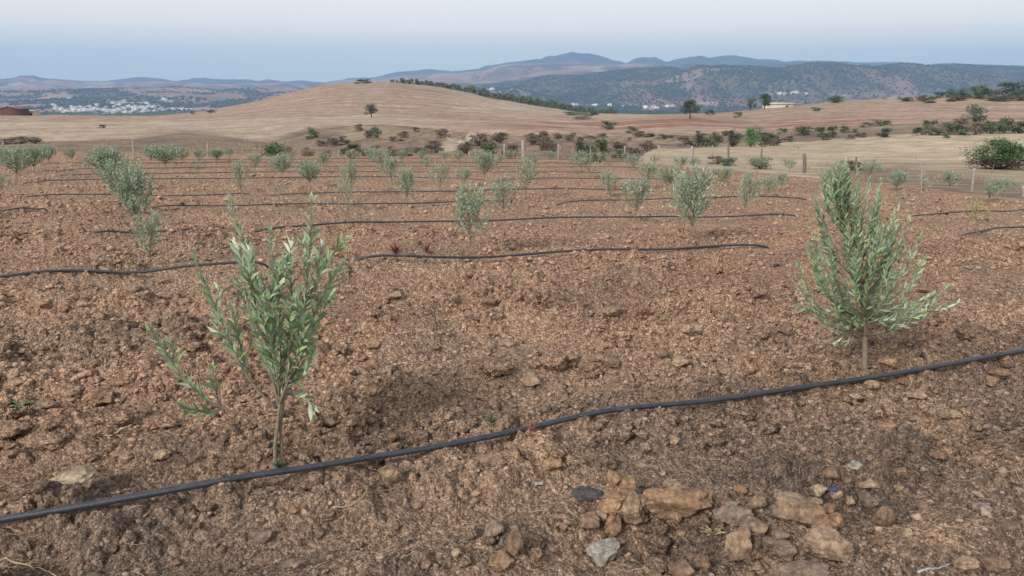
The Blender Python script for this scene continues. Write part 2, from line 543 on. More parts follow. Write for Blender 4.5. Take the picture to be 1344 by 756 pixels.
def build_far():
    cols = np.concatenate([-csparse[::-1][::2], np.linspace(-.71, .71, 860), csparse[::2]])
    P = px_of(cols)
    prof = [column(c) for c in cols]
    ye = np.array([p[2] for p in prof]); yc = np.array([p[3] for p in prof])
    # --- the dry hill from the field edge to just past its crest
    nr = 330
    tt = np.linspace(0, 1, nr)
    y0, y1 = ye, yc * 1.12
    Y = np.exp(np.log(y0)[None] + tt[:, None] * (np.log(y1) - np.log(y0))[None])
    X = cols[None] * Y
    Z = np.stack([pchip(p[0], p[1], np.log(Y[:, i])) for i, p in enumerate(prof)], 1)
    PP = np.repeat(P[None], nr, 0)
    Z += big_noise(X, Y) * sstep(0, .05, tt)[:, None] + gully_noise(X, Y, PP)
    x, y, p = X.ravel(), Y.ravel(), PP.ravel()
    n1 = fbm(x / 14, y / 14, 4, 201); n2 = fbm(x / 3, y / 3, 4, 203); n3 = fbm(x / 30, y / 5, 4, 205)
    t = np.repeat(np.array([[.335, .262, .195]]), len(x), 0)
    mx = lambda t, cc, f: t + (np.array(cc) - t) * f[:, None]
    wob = y * (1 + .10 * (n1 - .5))
    # upper hill: browner plough land; right and middle: red plough land
    t = mx(t, (.28, .20, .148), sstep(166, 170, wob) * (1 - sstep(560, 640, p)) * (.80 + .7 * (n3 - .5)))
    red = sstep(470, 640, p + 160 * (n3 - .5))
    t = mx(t, (.30, .197, .152), red * (1 - sstep(185, 215, wob) * (1 - sstep(830, 900, p))) * (.78 + .9 * (n3 - .5)))
    t = mx(t, (.235, .115, .078), red * sstep(640, 720, p) * sstep(112, 125, wob) * (1 - sstep(165, 185, wob)) * sstep(.42, .6, n3) * .8)
    t = mx(t, (.29, .22, .15), sstep(900, 1100, p) * sstep(190, 205, wob) * .6)
    # rough weedy ground and gully
    YB = np.interp(p, [0, 130, 240, 340, 400, 500, 600, 672, 760, 830, 900, 1000, 1100, 1344], [76, 80, 98, 84, 108, 110, 95, 92, 92, 104, 112, 116, 118, 124])
    g = 1 - sstep(.93, 1.03, wob / YB)
    t = mx(t, (.175, .130, .098), g * .85)
    t = mx(t, (.105, .082, .066), g * sstep(.5, .66, n2) * .8)
    t = mx(t, (.29, .225, .155), g * sstep(.52, .66, 1 - n1) * .6)
    # pale bare washed-out path in the gully
    t = mx(t, (.34, .285, .215), (1 - sstep(8, 17, np.abs(p - (575 + (y - 52) * 1.5 + 10 * (n1 - .5))))) * sstep(50, 56, y) * (1 - sstep(88, 98, y)) * .9)
    # near stubble strip on the right
    YS = np.interp(p, [800, 840, 865, 1000, 1100, 1200, 1344], [20, 40, 62, 84, 90, 92, 97])
    st = (1 - sstep(.97, 1.0, wob / YS)) * sstep(815, 850, p)
    t = mx(t, (.37, .30, .21), st)
    edge = st * (1 - sstep(1.35, 1.95, y / np.interp(p, P, ye))) * sstep(1050, 1150, p)
    t = mx(t, (.17, .125, .092), edge * .85)
    edge2 = (1 - sstep(1.0, 1.25, y / np.interp(p, P, ye))) * (1 - sstep(820, 860, p))
    t = mx(t, (.22, .165, .115), edge2 * .6)
    # fine tillage streaks, following the slope
    s = vnoise(y / np.maximum(.012 * y, .6) + 3 * n1, x / (.3 * y), 211)
    # plough and stubble lines following the contours, and the pale unploughed strip between two fields
    t *= 1 + (.11 * np.sin(2 * math.pi * (y + .05 * x) / (3.2 + .012 * y) + 5 * n1) * sstep(100, 140, y))[:, None]
    t = mx(t, (.42, .35, .26), np.exp(-((wob - 163) / 3.) ** 2) * (1 - sstep(500, 600, p)) * .55)
    t *= (1 + (s - .5)[:, None] * .34) * (1 + (n2 - .5)[:, None] * .45)
    me = mesh_from('dry_hill', np.stack([x, y, Z.ravel()], 1), [grid_faces(nr, len(cols))], M_HILL, t, True)
    tag(link('dry_hill', me), kind='structure')
    # --- valley and hills beyond
    nr = 420
    tt = np.linspace(0, 1, nr)
    y0, y1 = yc * 1.12, np.full(len(cols), 9500.)
    # more rows where the land is seen
    q = np.interp(tt, [0, .06, 1], [0, .42, 1])
    Y = np.exp(np.log(y0)[None] + q[:, None] * (np.log(y1) - np.log(y0))[None])
    X = cols[None] * Y
    Z = np.stack([pchip(p[0], p[1], np.log(Y[:, i])) for i, p in enumerate(prof)], 1)
    PP = np.repeat(P[None], nr, 0)
    Z += big_noise(X, Y)
    x, y, p, z = X.ravel(), Y.ravel(), PP.ravel(), Z.ravel()
    me = mesh_from('hills', np.stack([x, y, z], 1), [grid_faces(nr, len(cols))], M_FAR, far_tint(x, y, p), True)
    tag(link('hills', me), kind='structure')


def wood_mask(x, y, p):
    n = fbm(x / 330, y / 330, 5, 301); n2 = fbm(x / 90, y / 120, 4, 303)
    k = .55 * n + .45 * n2
    w = np.zeros_like(x)
    right = sstep(540, 640, p)
    w = np.maximum(w, right * sstep(2350, 2700, y) * (1 - sstep(4200, 4500, y)) * (.80 + .20 * sstep(.40, .52, k)))
    w = np.maximum(w, (1 - sstep(440, 520, p)) * sstep(1500, 1700, y) * (1 - sstep(2450, 2750, y)) * sstep(.42, .50, k))
    w = np.maximum(w, (1 - sstep(440, 520, p)) * sstep(2600, 2800, y) * (1 - sstep(5900, 6100, y)) * sstep(.52, .58, k) * .8)
    w = np.maximum(w, right * (1 - sstep(2350, 2600, y)) * sstep(.40, .50, k))
    w *= 1 - .55 * right * sstep(.57, .63, fbm(x / 190 + 7, y / 380, 4, 307)) * sstep(2000, 2200, y) * (1 - sstep(2950, 3200, y))
    w = np.maximum(w, sstep(6300, 7200, y))
    w = np.maximum(w, sstep(870, 900, p) * sstep(4000, 4400, y))
    w = np.maximum(w, right * sstep(4400, 5000, y) * (1 - sstep(5400, 5800, y)) * sstep(.46, .56, k) * .75)
    return w


def far_tint(x, y, p):
    mx = lambda t, cc, f: t + (np.asarray(cc) - t) * f[:, None]
    d, v = worley(x / 170 + .5 * fbm(x / 200, y / 200, 2, 311), y / 260, 313)
    pal = np.array([[.34, .235, .175], [.29, .185, .135], [.38, .29, .21], [.31, .195, .15], [.23, .165, .12]])
    t = pal[(v * 4.99).astype(int)]
    n = fbm(x / 260, y / 500, 4, 315)
    t = mx(t, (.30, .19, .145), sstep(.4, .65, n) * .6)
    w = wood_mask(x, y, p)
    n2 = fbm(x / 45, y / 70, 4, 317)
    wood = np.array([.036, .048, .032]) + (n2[:, None] ** 2) * np.array([.10, .085, .055])
    t = t + (wood - t) * (w * .93)[:, None]
    pale = sstep(.66, .72, fbm(x / 120 + 40, y / 60, 3, 319)) * (1 - sstep(2500, 2900, y))
    t = mx(t, (.42, .37, .29), pale * .6)
    return t


# ------------------------------------------------------------------ saplings
def leaves(Pb, D, Nn, L, W, C, detail=True):
    """leaf blades from base points, directions, normals, lengths, widths and tints"""
    n = len(Pb)
    S = np.cross(D, Nn); S /= np.linalg.norm(S, axis=1)[:, None] + 1e-9
    Nn = np.cross(S, D)
    L = L[:, None]; W = W[:, None]
    if detail:
        pts = []
        for (u, w, b) in ((.0, .10, 0), (.30, .80, .02), (.62, .95, .01), (1, 0, -.10)):
            c = Pb + D * L * u + Nn * L * b
            if w == 0: pts.append(c)
            else:
                pts += [c - S * W * w * .5 + Nn * W * .16, c - Nn * W * .02, c + S * W * w * .5 + Nn * W * .16]
        V = np.stack(pts, 1).reshape(-1, 3)         # 10 per leaf
        o = (np.arange(n) * 10)[:, None]
        Q = np.concatenate([o + np.array(q) for q in ([0, 1, 4, 3], [1, 2, 5, 4], [3, 4, 7, 6], [4, 5, 8, 7])])
        T = np.concatenate([o + np.array(q) for q in ([6, 7, 9], [7, 8, 9])])
        return V, Q, T, np.repeat(C, 10, 0)
    a = Pb; m1 = Pb + D * L * .5 - S * W * .5; m2 = Pb + D * L * .5 + S * W * .5; e = Pb + D * L
    V = np.stack([a, m1, m2, e], 1).reshape(-1, 3)
    o = (np.arange(n) * 4)[:, None]
    T = np.concatenate([o + np.array([0, 2, 1]), o + np.array([1, 2, 3])])
    return V, None, T, np.repeat(C, 4, 0)


def catmull(P, n):
    P = np.asarray(P, float)
    s = np.concatenate([[0], np.cumsum(np.linalg.norm(np.diff(P, axis=0), axis=1))])
    t = np.linspace(0, s[-1], n)
    return np.stack([pchip(s, P[:, k], t) for k in range(3)], 1) if len(P) > 2 else P[0] + (P[1] - P[0]) * np.linspace(0, 1, n)[:, None]


def leafy_shoot(P, rg, start=.15, step=.024, L=.052, W=.013, phi=(30, 55), detail=True, acc=None, tcol=(1, 1, 1), curl=.15):
    """opposite leaf pairs along the polyline P"""
    P = np.asarray(P)
    s = np.concatenate([[0], np.cumsum(np.linalg.norm(np.diff(P, axis=0), axis=1))])
    tot = s[-1]
    ts = np.arange(start * tot, tot, step)
    ts = ts + rg.normal(0, step * .15, len(ts))
    ts = np.clip(np.append(ts, [tot * .995, tot]), 0, tot)
    C = np.stack([np.interp(ts, s, P[:, k]) for k in range(3)], 1)
    T = np.stack([np.interp(ts, s, np.gradient(P[:, k], s)) for k in range(3)], 1)
    T /= np.linalg.norm(T, axis=1)[:, None]
    az = np.arange(len(ts)) * (math.pi / 2) + rg.uniform(0, 6) + rg.normal(0, .35, len(ts))
    ref = np.array([.3, .2, 1.0]); ref = ref / np.linalg.norm(ref)
    A = np.cross(T, np.where(np.abs(T @ ref)[:, None] > .95, np.array([1., 0, 0]), ref)); A /= np.linalg.norm(A, axis=1)[:, None]
    B = np.cross(T, A)
    out = []
    for sg in (0, math.pi):
        rad = np.cos(az + sg)[:, None] * A + np.sin(az + sg)[:, None] * B
        ph = np.radians(rg.uniform(*phi, len(ts)))
        ph[-2:] *= .35
        D = T * np.cos(ph)[:, None] + rad * np.sin(ph)[:, None]
        D += rg.normal(0, curl, D.shape); D /= np.linalg.norm(D, axis=1)[:, None]
        Nn = T - D * np.sum(T * D, 1)[:, None] + rg.normal(0, .35, D.shape)
        Nn /= np.linalg.norm(Nn, axis=1)[:, None]
        keep = rg.random(len(ts)) > .07
        f = ts / tot
        ll = L * rg.uniform(.75, 1.2, len(ts)) * np.interp(f, [0, .25, .8, 1], [.8, 1, 1, .62])
        c = rg.uniform(.72, 1.28, len(ts))[:, None] * np.array(tcol) * (1 + rg.normal(0, .06, (len(ts), 3)))
        out.append((C[keep], D[keep], Nn[keep], ll[keep], (W * ll / L * rg.uniform(.8, 1.15, len(ts)))[keep], c[keep]))
    a = [np.concatenate(v) for v in zip(*out)]
    V, Q, Tt, Cc = leaves(*a, detail=detail)
    acc.add(V, Q, Tt, Cc)


def sapling_meshes(name, rg, H, width, nsh, leafL=.05, detail=False, step=.03, trunk_h=.28, lean=(0, 0), mat=None, base_r=.011, shape='oval', bend=.25):
    """trunk mesh and crown mesh of one upright young olive, base at the origin"""
    tr = Acc(); cr = Acc()
    top = np.array([lean[0], lean[1], H])
    lead = catmull([(0, 0, -.05), (lean[0] * .1 + rg.normal(0, .01), rg.normal(0, .01), trunk_h), (lean[0] * .5 + rg.normal(0, .03), lean[1] * .5, H * .62), top * .97], 12)
    tr.tube(lead, np.linspace(base_r, .002, 12), 7)
    lop, lop_az = rg.uniform(0, .4), rg.uniform(0, 6.28)
    leafy_shoot(lead[7:], rg, .0, step, leafL, leafL * .26, acc=cr, detail=detail)
    for i in range(nsh):
        f = (i + rg.random()) / nsh
        z0 = trunk_h + (H * .80 - trunk_h) * f ** 1.15 * .9
        k = np.interp(z0, lead[:, 2], np.arange(12)); k0 = int(min(k, 10)); b = lead[k0] + (lead[k0 + 1] - lead[k0]) * (k - k0)
        az = i * 2.4 + rg.normal(0, .4)
        if shape == 'oval': prof = math.sin(math.pi * (.30 + .62 * f)) ** .8
        elif shape == 'vase': prof = .95 - .35 * f
        else: prof = 1 - .65 * f
        r = width * .5 * prof * rg.uniform(.5, 1.15) * (1 + lop * math.cos(az - lop_az))
        up = rg.uniform(.45, 1.12) * (H - z0) * .70 + .08
        e = b + np.array([math.cos(az) * r, math.sin(az) * r, up])
        m = b + (e - b) * .5 + np.array([math.cos(az) * r * bend, math.sin(az) * r * bend, -.04 * up])
        P = catmull([b, m, e], 9)
        tr.tube(P, np.linspace(.0045, .0012, 9), 5)
        leafy_shoot(P, rg, .18, step, leafL, leafL * .26, acc=cr, detail=detail)
        if up > .2 and rg.random() < .7:
            j = P[4]; a2 = az + rg.choice([-1, 1]) * rg.uniform(.5, 1.2)
            e2 = j + np.array([math.cos(a2), math.sin(a2), 0]) * r * .55 + np.array([0, 0, up * .38])
            P2 = catmull([j, (j + e2) / 2 + np.array([math.cos(a2), math.sin(a2), -.4]) * .02, e2], 6)
            tr.tube(P2, np.linspace(.0025, .001, 6), 4)
            leafy_shoot(P2, rg, .1, step, leafL, leafL * .26, acc=cr, detail=detail)
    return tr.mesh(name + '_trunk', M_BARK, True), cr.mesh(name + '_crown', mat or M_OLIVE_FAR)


def sapling(loc, trunk, crown, label, group, s=(1, 1, 1), rz=0):
    e = bpy.data.objects.new('olive_sapling', None); e.empty_display_size = .1
    col.objects.link(e); e.location = loc; e.rotation_euler[2] = rz; e.scale = s
    tag(e, label, 'sapling', group)
    link('trunk', trunk, e); link('crown', crown, e)
    return e


GS = 'young olive saplings planted in rows across the tilled field'


def near_left():
    g = ground_at(362, 617)
    Y0 = g[1]
    rg = np.random.default_rng(21)
    P = lambda pts, dz: np.array([at_depth(x, y, Y0 + d) for (x, y), d in zip(pts, dz)])
    tr, cr = Acc(), Acc()
    trunk = P([(362, 622), (361, 590), (364, 560), (367, 530)], [0, 0, .005, 0])
    trunk[0, 2] -= .04
    tr.tube(catmull(trunk, 12), np.linspace(.0098, .0066, 12), 9)
    st2 = P([(367, 618), (370, 590), (368, 560), (372, 528), (368, 480)], [.015, .02, .02, .03, .05])
    tr.tube(catmull(st2, 12), np.linspace(.0075, .0045, 12), 7)
    Lm = .066
    S = [  # (pixels from joint to tip, depth offsets)
        ([(366, 535), (350, 456), (335, 369), (317, 312), (302, 265)], .06),
        ([(350, 456), (333, 395), (318, 345), (309, 322)], .12),
        ([(367, 530), (392, 456), (402, 379), (407, 317), (408, 264)], -.04),
        ([(367, 530), (368, 446), (361, 369), (355, 308)], .10),
        ([(398, 420), (412, 375), (432, 340), (452, 316)], -.12),
        ([(396, 450), (408, 420), (427, 384), (448, 347)], .05),
        ([(385, 480), (405, 440), (422, 410), (436, 388)], -.10),
        ([(363, 536), (335, 508), (309, 466), (286, 415), (271, 375), (257, 342)], -.05),
        ([(318, 480), (300, 450), (286, 432), (282, 418)], .06),
        ([(359, 566), (319, 545), (283, 531), (247, 503), (219, 466), (199, 435)], -.10),
        ([(300, 537), (275, 540), (255, 538), (241, 534)], -.16),
        ([(290, 533), (284, 512), (280, 487)], -.03),
        ([(366, 530), (386, 490), (402, 455), (414, 430)], .10),
        ([(367, 515), (360, 470), (345, 420), (342, 380)], -.12),
        ([(350, 450), (336, 425), (322, 400), (312, 372)], -.08),
        ([(392, 440), (384, 395), (380, 350), (381, 322)], .10),
        ([(372, 470), (380, 430), (384, 395)], -.15),
        ([(404, 380), (418, 350), (422, 325)], .02),
        ([(345, 440), (352, 400), (368, 365), (378, 340)], -.05),
        ([(378, 500), (392, 500), (402, 484), (410, 462)], -.06),
        ([(368, 520), (382, 518), (398, 520), (410, 540)], .05),
        ([(364, 400), (372, 370), (371, 340)], .15),
        ([(335, 508), (322, 480), (312, 440), (305, 405)], .08),
        ([(335, 390), (328, 360), (330, 330)], -.03),
        ([(367, 525), (352, 480), (340, 445), (330, 425)], .12), ([(368, 510), (376, 460), (390, 420), (398, 400)], .14),
        ([(367, 520), (356, 470), (362, 425), (352, 395)], -.14), ([(370, 500), (388, 470), (396, 440), (392, 412)], -.14),
        ([(352, 460), (348, 430), (352, 400), (346, 372)], .03), ([(372, 480), (384, 450), (388, 420), (394, 385)], .02),
        ([(366, 525), (376, 505), (390, 488), (400, 470)], .12), ([(365, 460), (362, 420), (366, 390), (362, 355)], -.02),
    ]
    for k, (px, d) in enumerate(S):
        n = len(px)
        pts = P(px, [d * (i / (n - 1)) + rg.normal(0, .012) * (i > 0) for i in range(n)])
        C = catmull(pts, 4 * n)
        tr.tube(C, np.linspace(.0062 if n > 4 else .0038, .0012, len(C)), 6)
        st = .30 if n > 4 else .12
        if k == 9: st = .42
        leafy_shoot(C, rg, st, .0180, Lm, .0152, phi=(20, 42), acc=cr, detail=True, tcol=(1, 1, 1), curl=.11)
        for j in range(1 if n > 4 else 0):        # small side shoots
            q = C[int(len(C) * rg.uniform(.45, .75))]
            e = q + np.array([rg.normal(0, .05), rg.normal(0, .06), rg.uniform(.06, .13)])
            leafy_shoot(catmull([q, (q + e) / 2 + rg.normal(0, .01, 3), e], 6), rg, .15, .020, Lm * .9, .0138, acc=cr)
    o = bpy.data.objects.new('olive_sapling', None); col.objects.link(o)
    tag(o, 'open leggy olive sapling with one low side branch, behind the nearest black pipe', 'sapling', GS)
    o.location = g
    for nm, a, m, sm in (('trunk', tr, M_BARK, True), ('crown', cr, M_OLIVE, False)):
        a.V = [v - g for v in a.V]
        link(nm, a.mesh('near_olive_' + nm, m, sm), o)
    t = Acc(); b = at_depth(362, 608, Y0) - g
    t.tube([b + np.array([0, 0, -.006]), b, b + np.array([0, 0, .006])], .0125, 10)
    t.tube([b + np.array([.014, -.008, 0]), b + np.array([.03, -.012, .012]), b + np.array([.036, -.01, -.006])], .003, 5)
    tr0 = [c for c in o.children if c.name.startswith('trunk')][0]
    tie = link('tie', t.mesh('green_tie', M_TAPE, True), tr0); tie['label'] = 'green plastic tie knotted round the trunk'


def near_right():
    g = ground_at(1136, 491)
    Y0 = g[1]
    rg = np.random.default_rng(5)
    tr, cr = Acc(), Acc()
    P = lambda pts, dz: np.array([at_depth(x, y, Y0 + d) for (x, y), d in zip(pts, dz)])
    lead = P([(1136, 496), (1135, 450), (1133, 400), (1127, 340), (1116, 280), (1108, 222)], [0, 0, .01, 0, .02, .02])
    lead[0, 2] -= .04
    LC = catmull(lead, 40)
    tr.tube(LC, np.linspace(.0165, .0018, 40), 9)
    EL = tab([(212, 1098), (232, 1076), (260, 1068), (285, 1066), (300, 1060), (330, 1052), (350, 1043), (375, 1050), (400, 1046), (425, 1075), (450, 1108)])
    ER = tab([(212, 1112), (232, 1146), (270, 1156), (285, 1172), (300, 1186), (330, 1202), (360, 1214), (392, 1240), (404, 1256), (425, 1200), (450, 1165)])
    tips = [(1090, 228), (1100, 216), (1112, 213), (1124, 222), (1140, 236), (1078, 236), (1070, 262), (1154, 262), (1185, 255), (1192, 290), (1208, 310),
            (1213, 340), (1243, 378), (1258, 398), (1047, 345), (1044, 372), (1046, 402), (1062, 322), (1064, 296), (1155, 240), (1172, 300), (1098, 448), (1112, 450), (1168, 425), (1222, 388), (1200, 400)]
    n0 = len(tips)
    while len(tips) < 122:
        y = rg.uniform(222, 430) if rg.random() < .9 else rg.uniform(300, 400)
        l, r = EL(y), ER(y)
        tips.append((rg.uniform(l, r), y))
    for k, (tx, ty) in enumerate(tips):
        w = (ER(ty) - EL(ty)) / 2
        u = (tx - (ER(ty) + EL(ty)) / 2) / max(w, 1)
        dd = rg.uniform(-1, 1) * math.sqrt(max(0, 1 - min(1, u * u))) * w / F * Y0 * .95 if k >= n0 else rg.normal(0, .05)
        tip = at_depth(tx, ty, Y0 + dd)
        off = math.hypot(tip[0] - np.interp(tip[2], LC[:, 2], LC[:, 0]), dd)
        bz = max(g[2] + rg.uniform(.20, .34), tip[2] - rg.uniform(.14, .26) - off * rg.uniform(.55, .95))
        if ty > 415: bz = g[2] + .30
        b = np.array([np.interp(bz, LC[:, 2], LC[:, j]) for j in range(3)])
        h = (tip - b); hor = np.array([h[0], h[1], 0])
        m = b + h * .5 + hor * .16 - np.array([0, 0, .12 * abs(h[2])])
        C = catmull([b, m, tip], 14)
        tr.tube(C, np.linspace(.0045, .0011, 14), 5)
        st = max(.1, 1 - rg.uniform(.24, .36) / max(.05, np.linalg.norm(h)))
        leafy_shoot(C, rg, st, .0195, .051, .0130, phi=(18, 42), acc=cr, detail=True, tcol=(.98, 1.0, 1.0), curl=.12)
    o = bpy.data.objects.new('olive_sapling', None); col.objects.link(o)
    tag(o, 'dense bushy grey-green olive sapling, the fullest one, beside the nearest black pipe', 'sapling', GS)
    o.location = g
    for nm, a, m, sm in (('trunk', tr, M_BARK, True), ('crown', cr, M_OLIVE, False)):
        a.V = [v - g for v in a.V]
        link(nm, a.mesh('full_olive_' + nm, m, sm), o)


# base px, base py, top py, crown width px, kind, row name, description
ROWS = [
    # second row
    (197, 352, 274, 46, 'mid', 2), (615, 335, 236, 66, 'mid', 2), (908, 320, 214, 66, 'dense', 2), (1281, 306, 256, 44, 'yellow', 2),
    # third row
    (180, 312, 216, 60, 'dense', 3), (461, 300, 222, 30, 'sparse', 3), (663, 293, 226, 46, 'mid', 3), (833, 292, 228, 50, 'mid', 3), (976, 287, 221, 38, 'mid', 3), (1206, 281, 222, 24, 'stick', 3), (1298, 266, 232, 38, 'mid', 3),
    # fourth row
    (163, 278, 205, 52, 'dense', 4), (318, 258, 205, 27, 'mid', 4), (366, 272, 238, 20, 'stick', 4), (535, 268, 216, 36, 'mid', 4), (690, 262, 206, 36, 'mid', 4), (800, 258, 222, 34, 'mid', 4), (878, 252, 216, 36, 'dense', 4), (1008, 262, 228, 24, 'mid', 4), (1175, 252, 222, 28, 'dense', 4), (1246, 250, 222, 30, 'mid', 4), (6, 258, 224, 30, 'mid', 4),
    # fifth row
    (148, 252, 196, 44, 'dense', 5), (408, 248, 211, 30, 'dense', 5), (462, 258, 212, 26, 'mid', 5), (578, 253, 214, 30, 'mid', 5), (610, 246, 220, 20, 'mid', 5), (848, 247, 214, 32, 'mid', 5), (946, 246, 220, 28, 'mid', 5), (1024, 250, 226, 18, 'mid', 5), (1318, 258, 234, 26, 'mid', 5), (1140, 240, 210, 30, 'mid', 5),
    # sixth row
    (22, 238, 195, 36, 'dense', 6), (140, 232, 194, 36, 'dense', 6), (515, 242, 206, 26, 'mid', 6), (370, 236, 204, 28, 'dense', 6), (635, 238, 200, 28, 'dense', 6), (698, 238, 202, 26, 'mid', 6), (775, 236, 206, 26, 'mid', 6), (262, 238, 214, 16, 'stick', 6),
    # seventh and eighth rows
    (45, 226, 194, 34, 'dense', 7), (218, 222, 192, 40, 'dense', 7), (335, 224, 202, 18, 'mid', 7), (424, 224, 200, 20, 'mid', 7), (502, 228, 196, 28, 'mid', 7), (560, 224, 204, 18, 'mid', 7), (763, 226, 198, 22, 'mid', 7), (832, 224, 202, 24, 'mid', 7), (893, 224, 206, 20, 'mid', 7), (990, 222, 206, 24, 'mid', 7), (652, 222, 202, 22, 'mid', 7),
    (10, 218, 194, 26, 'dense', 8), (66, 216, 191, 22, 'dense', 8), (95, 214, 194, 14, 'mid', 8), (198, 214, 193, 24, 'dense', 8), (240, 216, 194, 20, 'dense', 8), (262, 213, 196, 18, 'mid', 8), (285, 213, 196, 20, 'dense', 8), (302, 211, 194, 16, 'mid', 8), (384, 216, 198, 16, 'mid', 8), (462, 214, 198, 18, 'mid', 8), (490, 213, 195, 22, 'dense', 8), (528, 215, 197, 16, 'mid', 8), (553, 214, 197, 14, 'mid', 8), (585, 213, 198, 18, 'mid', 8), (602, 213, 199, 16, 'mid', 8), (625, 212, 198, 16, 'mid', 8), (668, 213, 198, 16, 'mid', 8), (722, 214, 198, 18, 'mid', 8), (790, 216, 200, 16, 'mid', 8), (858, 217, 204, 14, 'mid', 8), (820, 214, 200, 14, 'mid', 8), (1036, 226, 208, 22, 'mid', 7), (910, 222, 206, 18, 'mid', 8),
]
ORD = ['zeroth', 'first', 'second', 'third', 'fourth', 'fifth', 'sixth', 'seventh', 'eighth', 'ninth', 'tenth', 'eleventh', 'twelfth',
       'thirteenth', 'fourteenth', 'fifteenth', 'sixteenth', 'seventeenth', 'eighteenth', 'nineteenth', 'twentieth']


def ordn(n):
    if n <= 20: return ORD[n]
    t = {2: 'twenty', 3: 'thirty', 4: 'forty'}[n // 10]
    return {20: 'twentieth', 30: 'thirtieth', 40: 'fortieth'}.get(n, t + '-' + ORD[n % 10]) if n % 10 else {2: 'twentieth', 3: 'thirtieth', 4: 'fortieth'}[n // 10]


SPECIAL = {
    (197, 352): 'thin sparse olive sapling behind the second pipe, in front of the bushy column of saplings',
    (615, 335): 'upright olive sapling with airy spreading shoots beside the reddish weeds, second row',
    (908, 320): 'dense rounded olive sapling on a bare stem, the fullest of the second row',
    (1281, 306): 'yellowing thin sapling with sparse leaves in the second row',
    (180, 312): 'tall dense olive sapling on a bare stem, front of the bushy column at left',
    (461, 300): 'see-through thin olive sapling with fine leaves behind the third pipe',
    (663, 293): 'rounded olive sapling in the third row, behind the spreading one by reddish weeds',
    (1206, 281): 'small sapling with a round top on a straight bare stick stem',
    (366, 272): 'tiny nearly leafless sapling stick in the fourth row',
    (262, 238): 'thin nearly leafless sapling between the bushy column and the leggy near sapling',
}
KINDWORD = {'sparse': 'thin sparse', 'mid': 'small airy', 'dense': 'small dense bushy', 'stick': 'thin stick-like', 'yellow': 'yellowing'}


def build_saplings():
    protos = {}
    for kind, args in {
        'sparse': [dict(nsh=14, step=.04), dict(nsh=12, step=.045)],
        'mid': [dict(nsh=30, step=.030), dict(nsh=32, step=.030, shape='vase'), dict(nsh=22, step=.030), dict(nsh=26, step=.030, shape='cone'), dict(nsh=18, step=.032, shape='vase'), dict(nsh=34, step=.030), dict(nsh=24, step=.032, shape='cone')],
        'dense': [dict(nsh=50, step=.028), dict(nsh=54, step=.028, shape='vase'), dict(nsh=50, step=.028)],
        'stick': [dict(nsh=7, step=.05)],
        'yellow': [dict(nsh=11, step=.05, mat=M_YELLOW)],
    }.items():
        protos[kind] = []
        for i, a in enumerate(args):
            rg = np.random.default_rng(hash(kind) % 1 + 31 * i + len(kind))
            th = {'stick': .45, 'dense': .24, 'mid': .22, 'sparse': .16, 'yellow': .3}[kind]
            w = {'sparse': .5, 'mid': .58, 'dense': .62, 'stick': .35, 'yellow': .6}[kind]
            protos[kind].append((sapling_meshes(kind, rg, 1.0, w, leafL=.070, trunk_h=th, lean=(rg.normal(0, .05), rg.normal(0, .05)), base_r=.010, **a), w))
    count = {}
    items = sorted(ROWS, key=lambda r: (r[5], r[0]))
    per = {}
    for r in items: per.setdefault(r[5], []).append(r)
    for k, (bx, by, ty, w, kind, row) in enumerate(items):
        g = ground_at(bx, by)
        g[2] -= .01
        H = at_depth(bx, ty, g[1])[2] - g[2]
        Wm = w / F * math.hypot(g[1], CAMZ)
        (tm, cm), pw = protos[kind][k % len(protos[kind])]
        # crowns reach a little past the nominal shape
        sx = Wm / (pw * 1.12)
        sz = H / 1.03
        sx = max(sx, .35 * sz)
        if row >= 5: sx *= 1.22; sz *= 1.08
        idx = per[row].index((bx, by, ty, w, kind, row)) + 1
        lab = SPECIAL.get((bx, by))
        if lab is None:
            rn = {2: 'second', 3: 'third', 4: 'fourth', 5: 'fifth', 6: 'sixth', 7: 'seventh', 8: 'farthest'}[row]
            lab = f'{KINDWORD[kind]} olive sapling, {ordn(idx)} from the left in the {rn} planted row'
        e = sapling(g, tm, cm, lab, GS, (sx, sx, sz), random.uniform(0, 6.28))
        e.rotation_euler[0] = random.gauss(0, .05); e.rotation_euler[1] = random.gauss(0, .06)


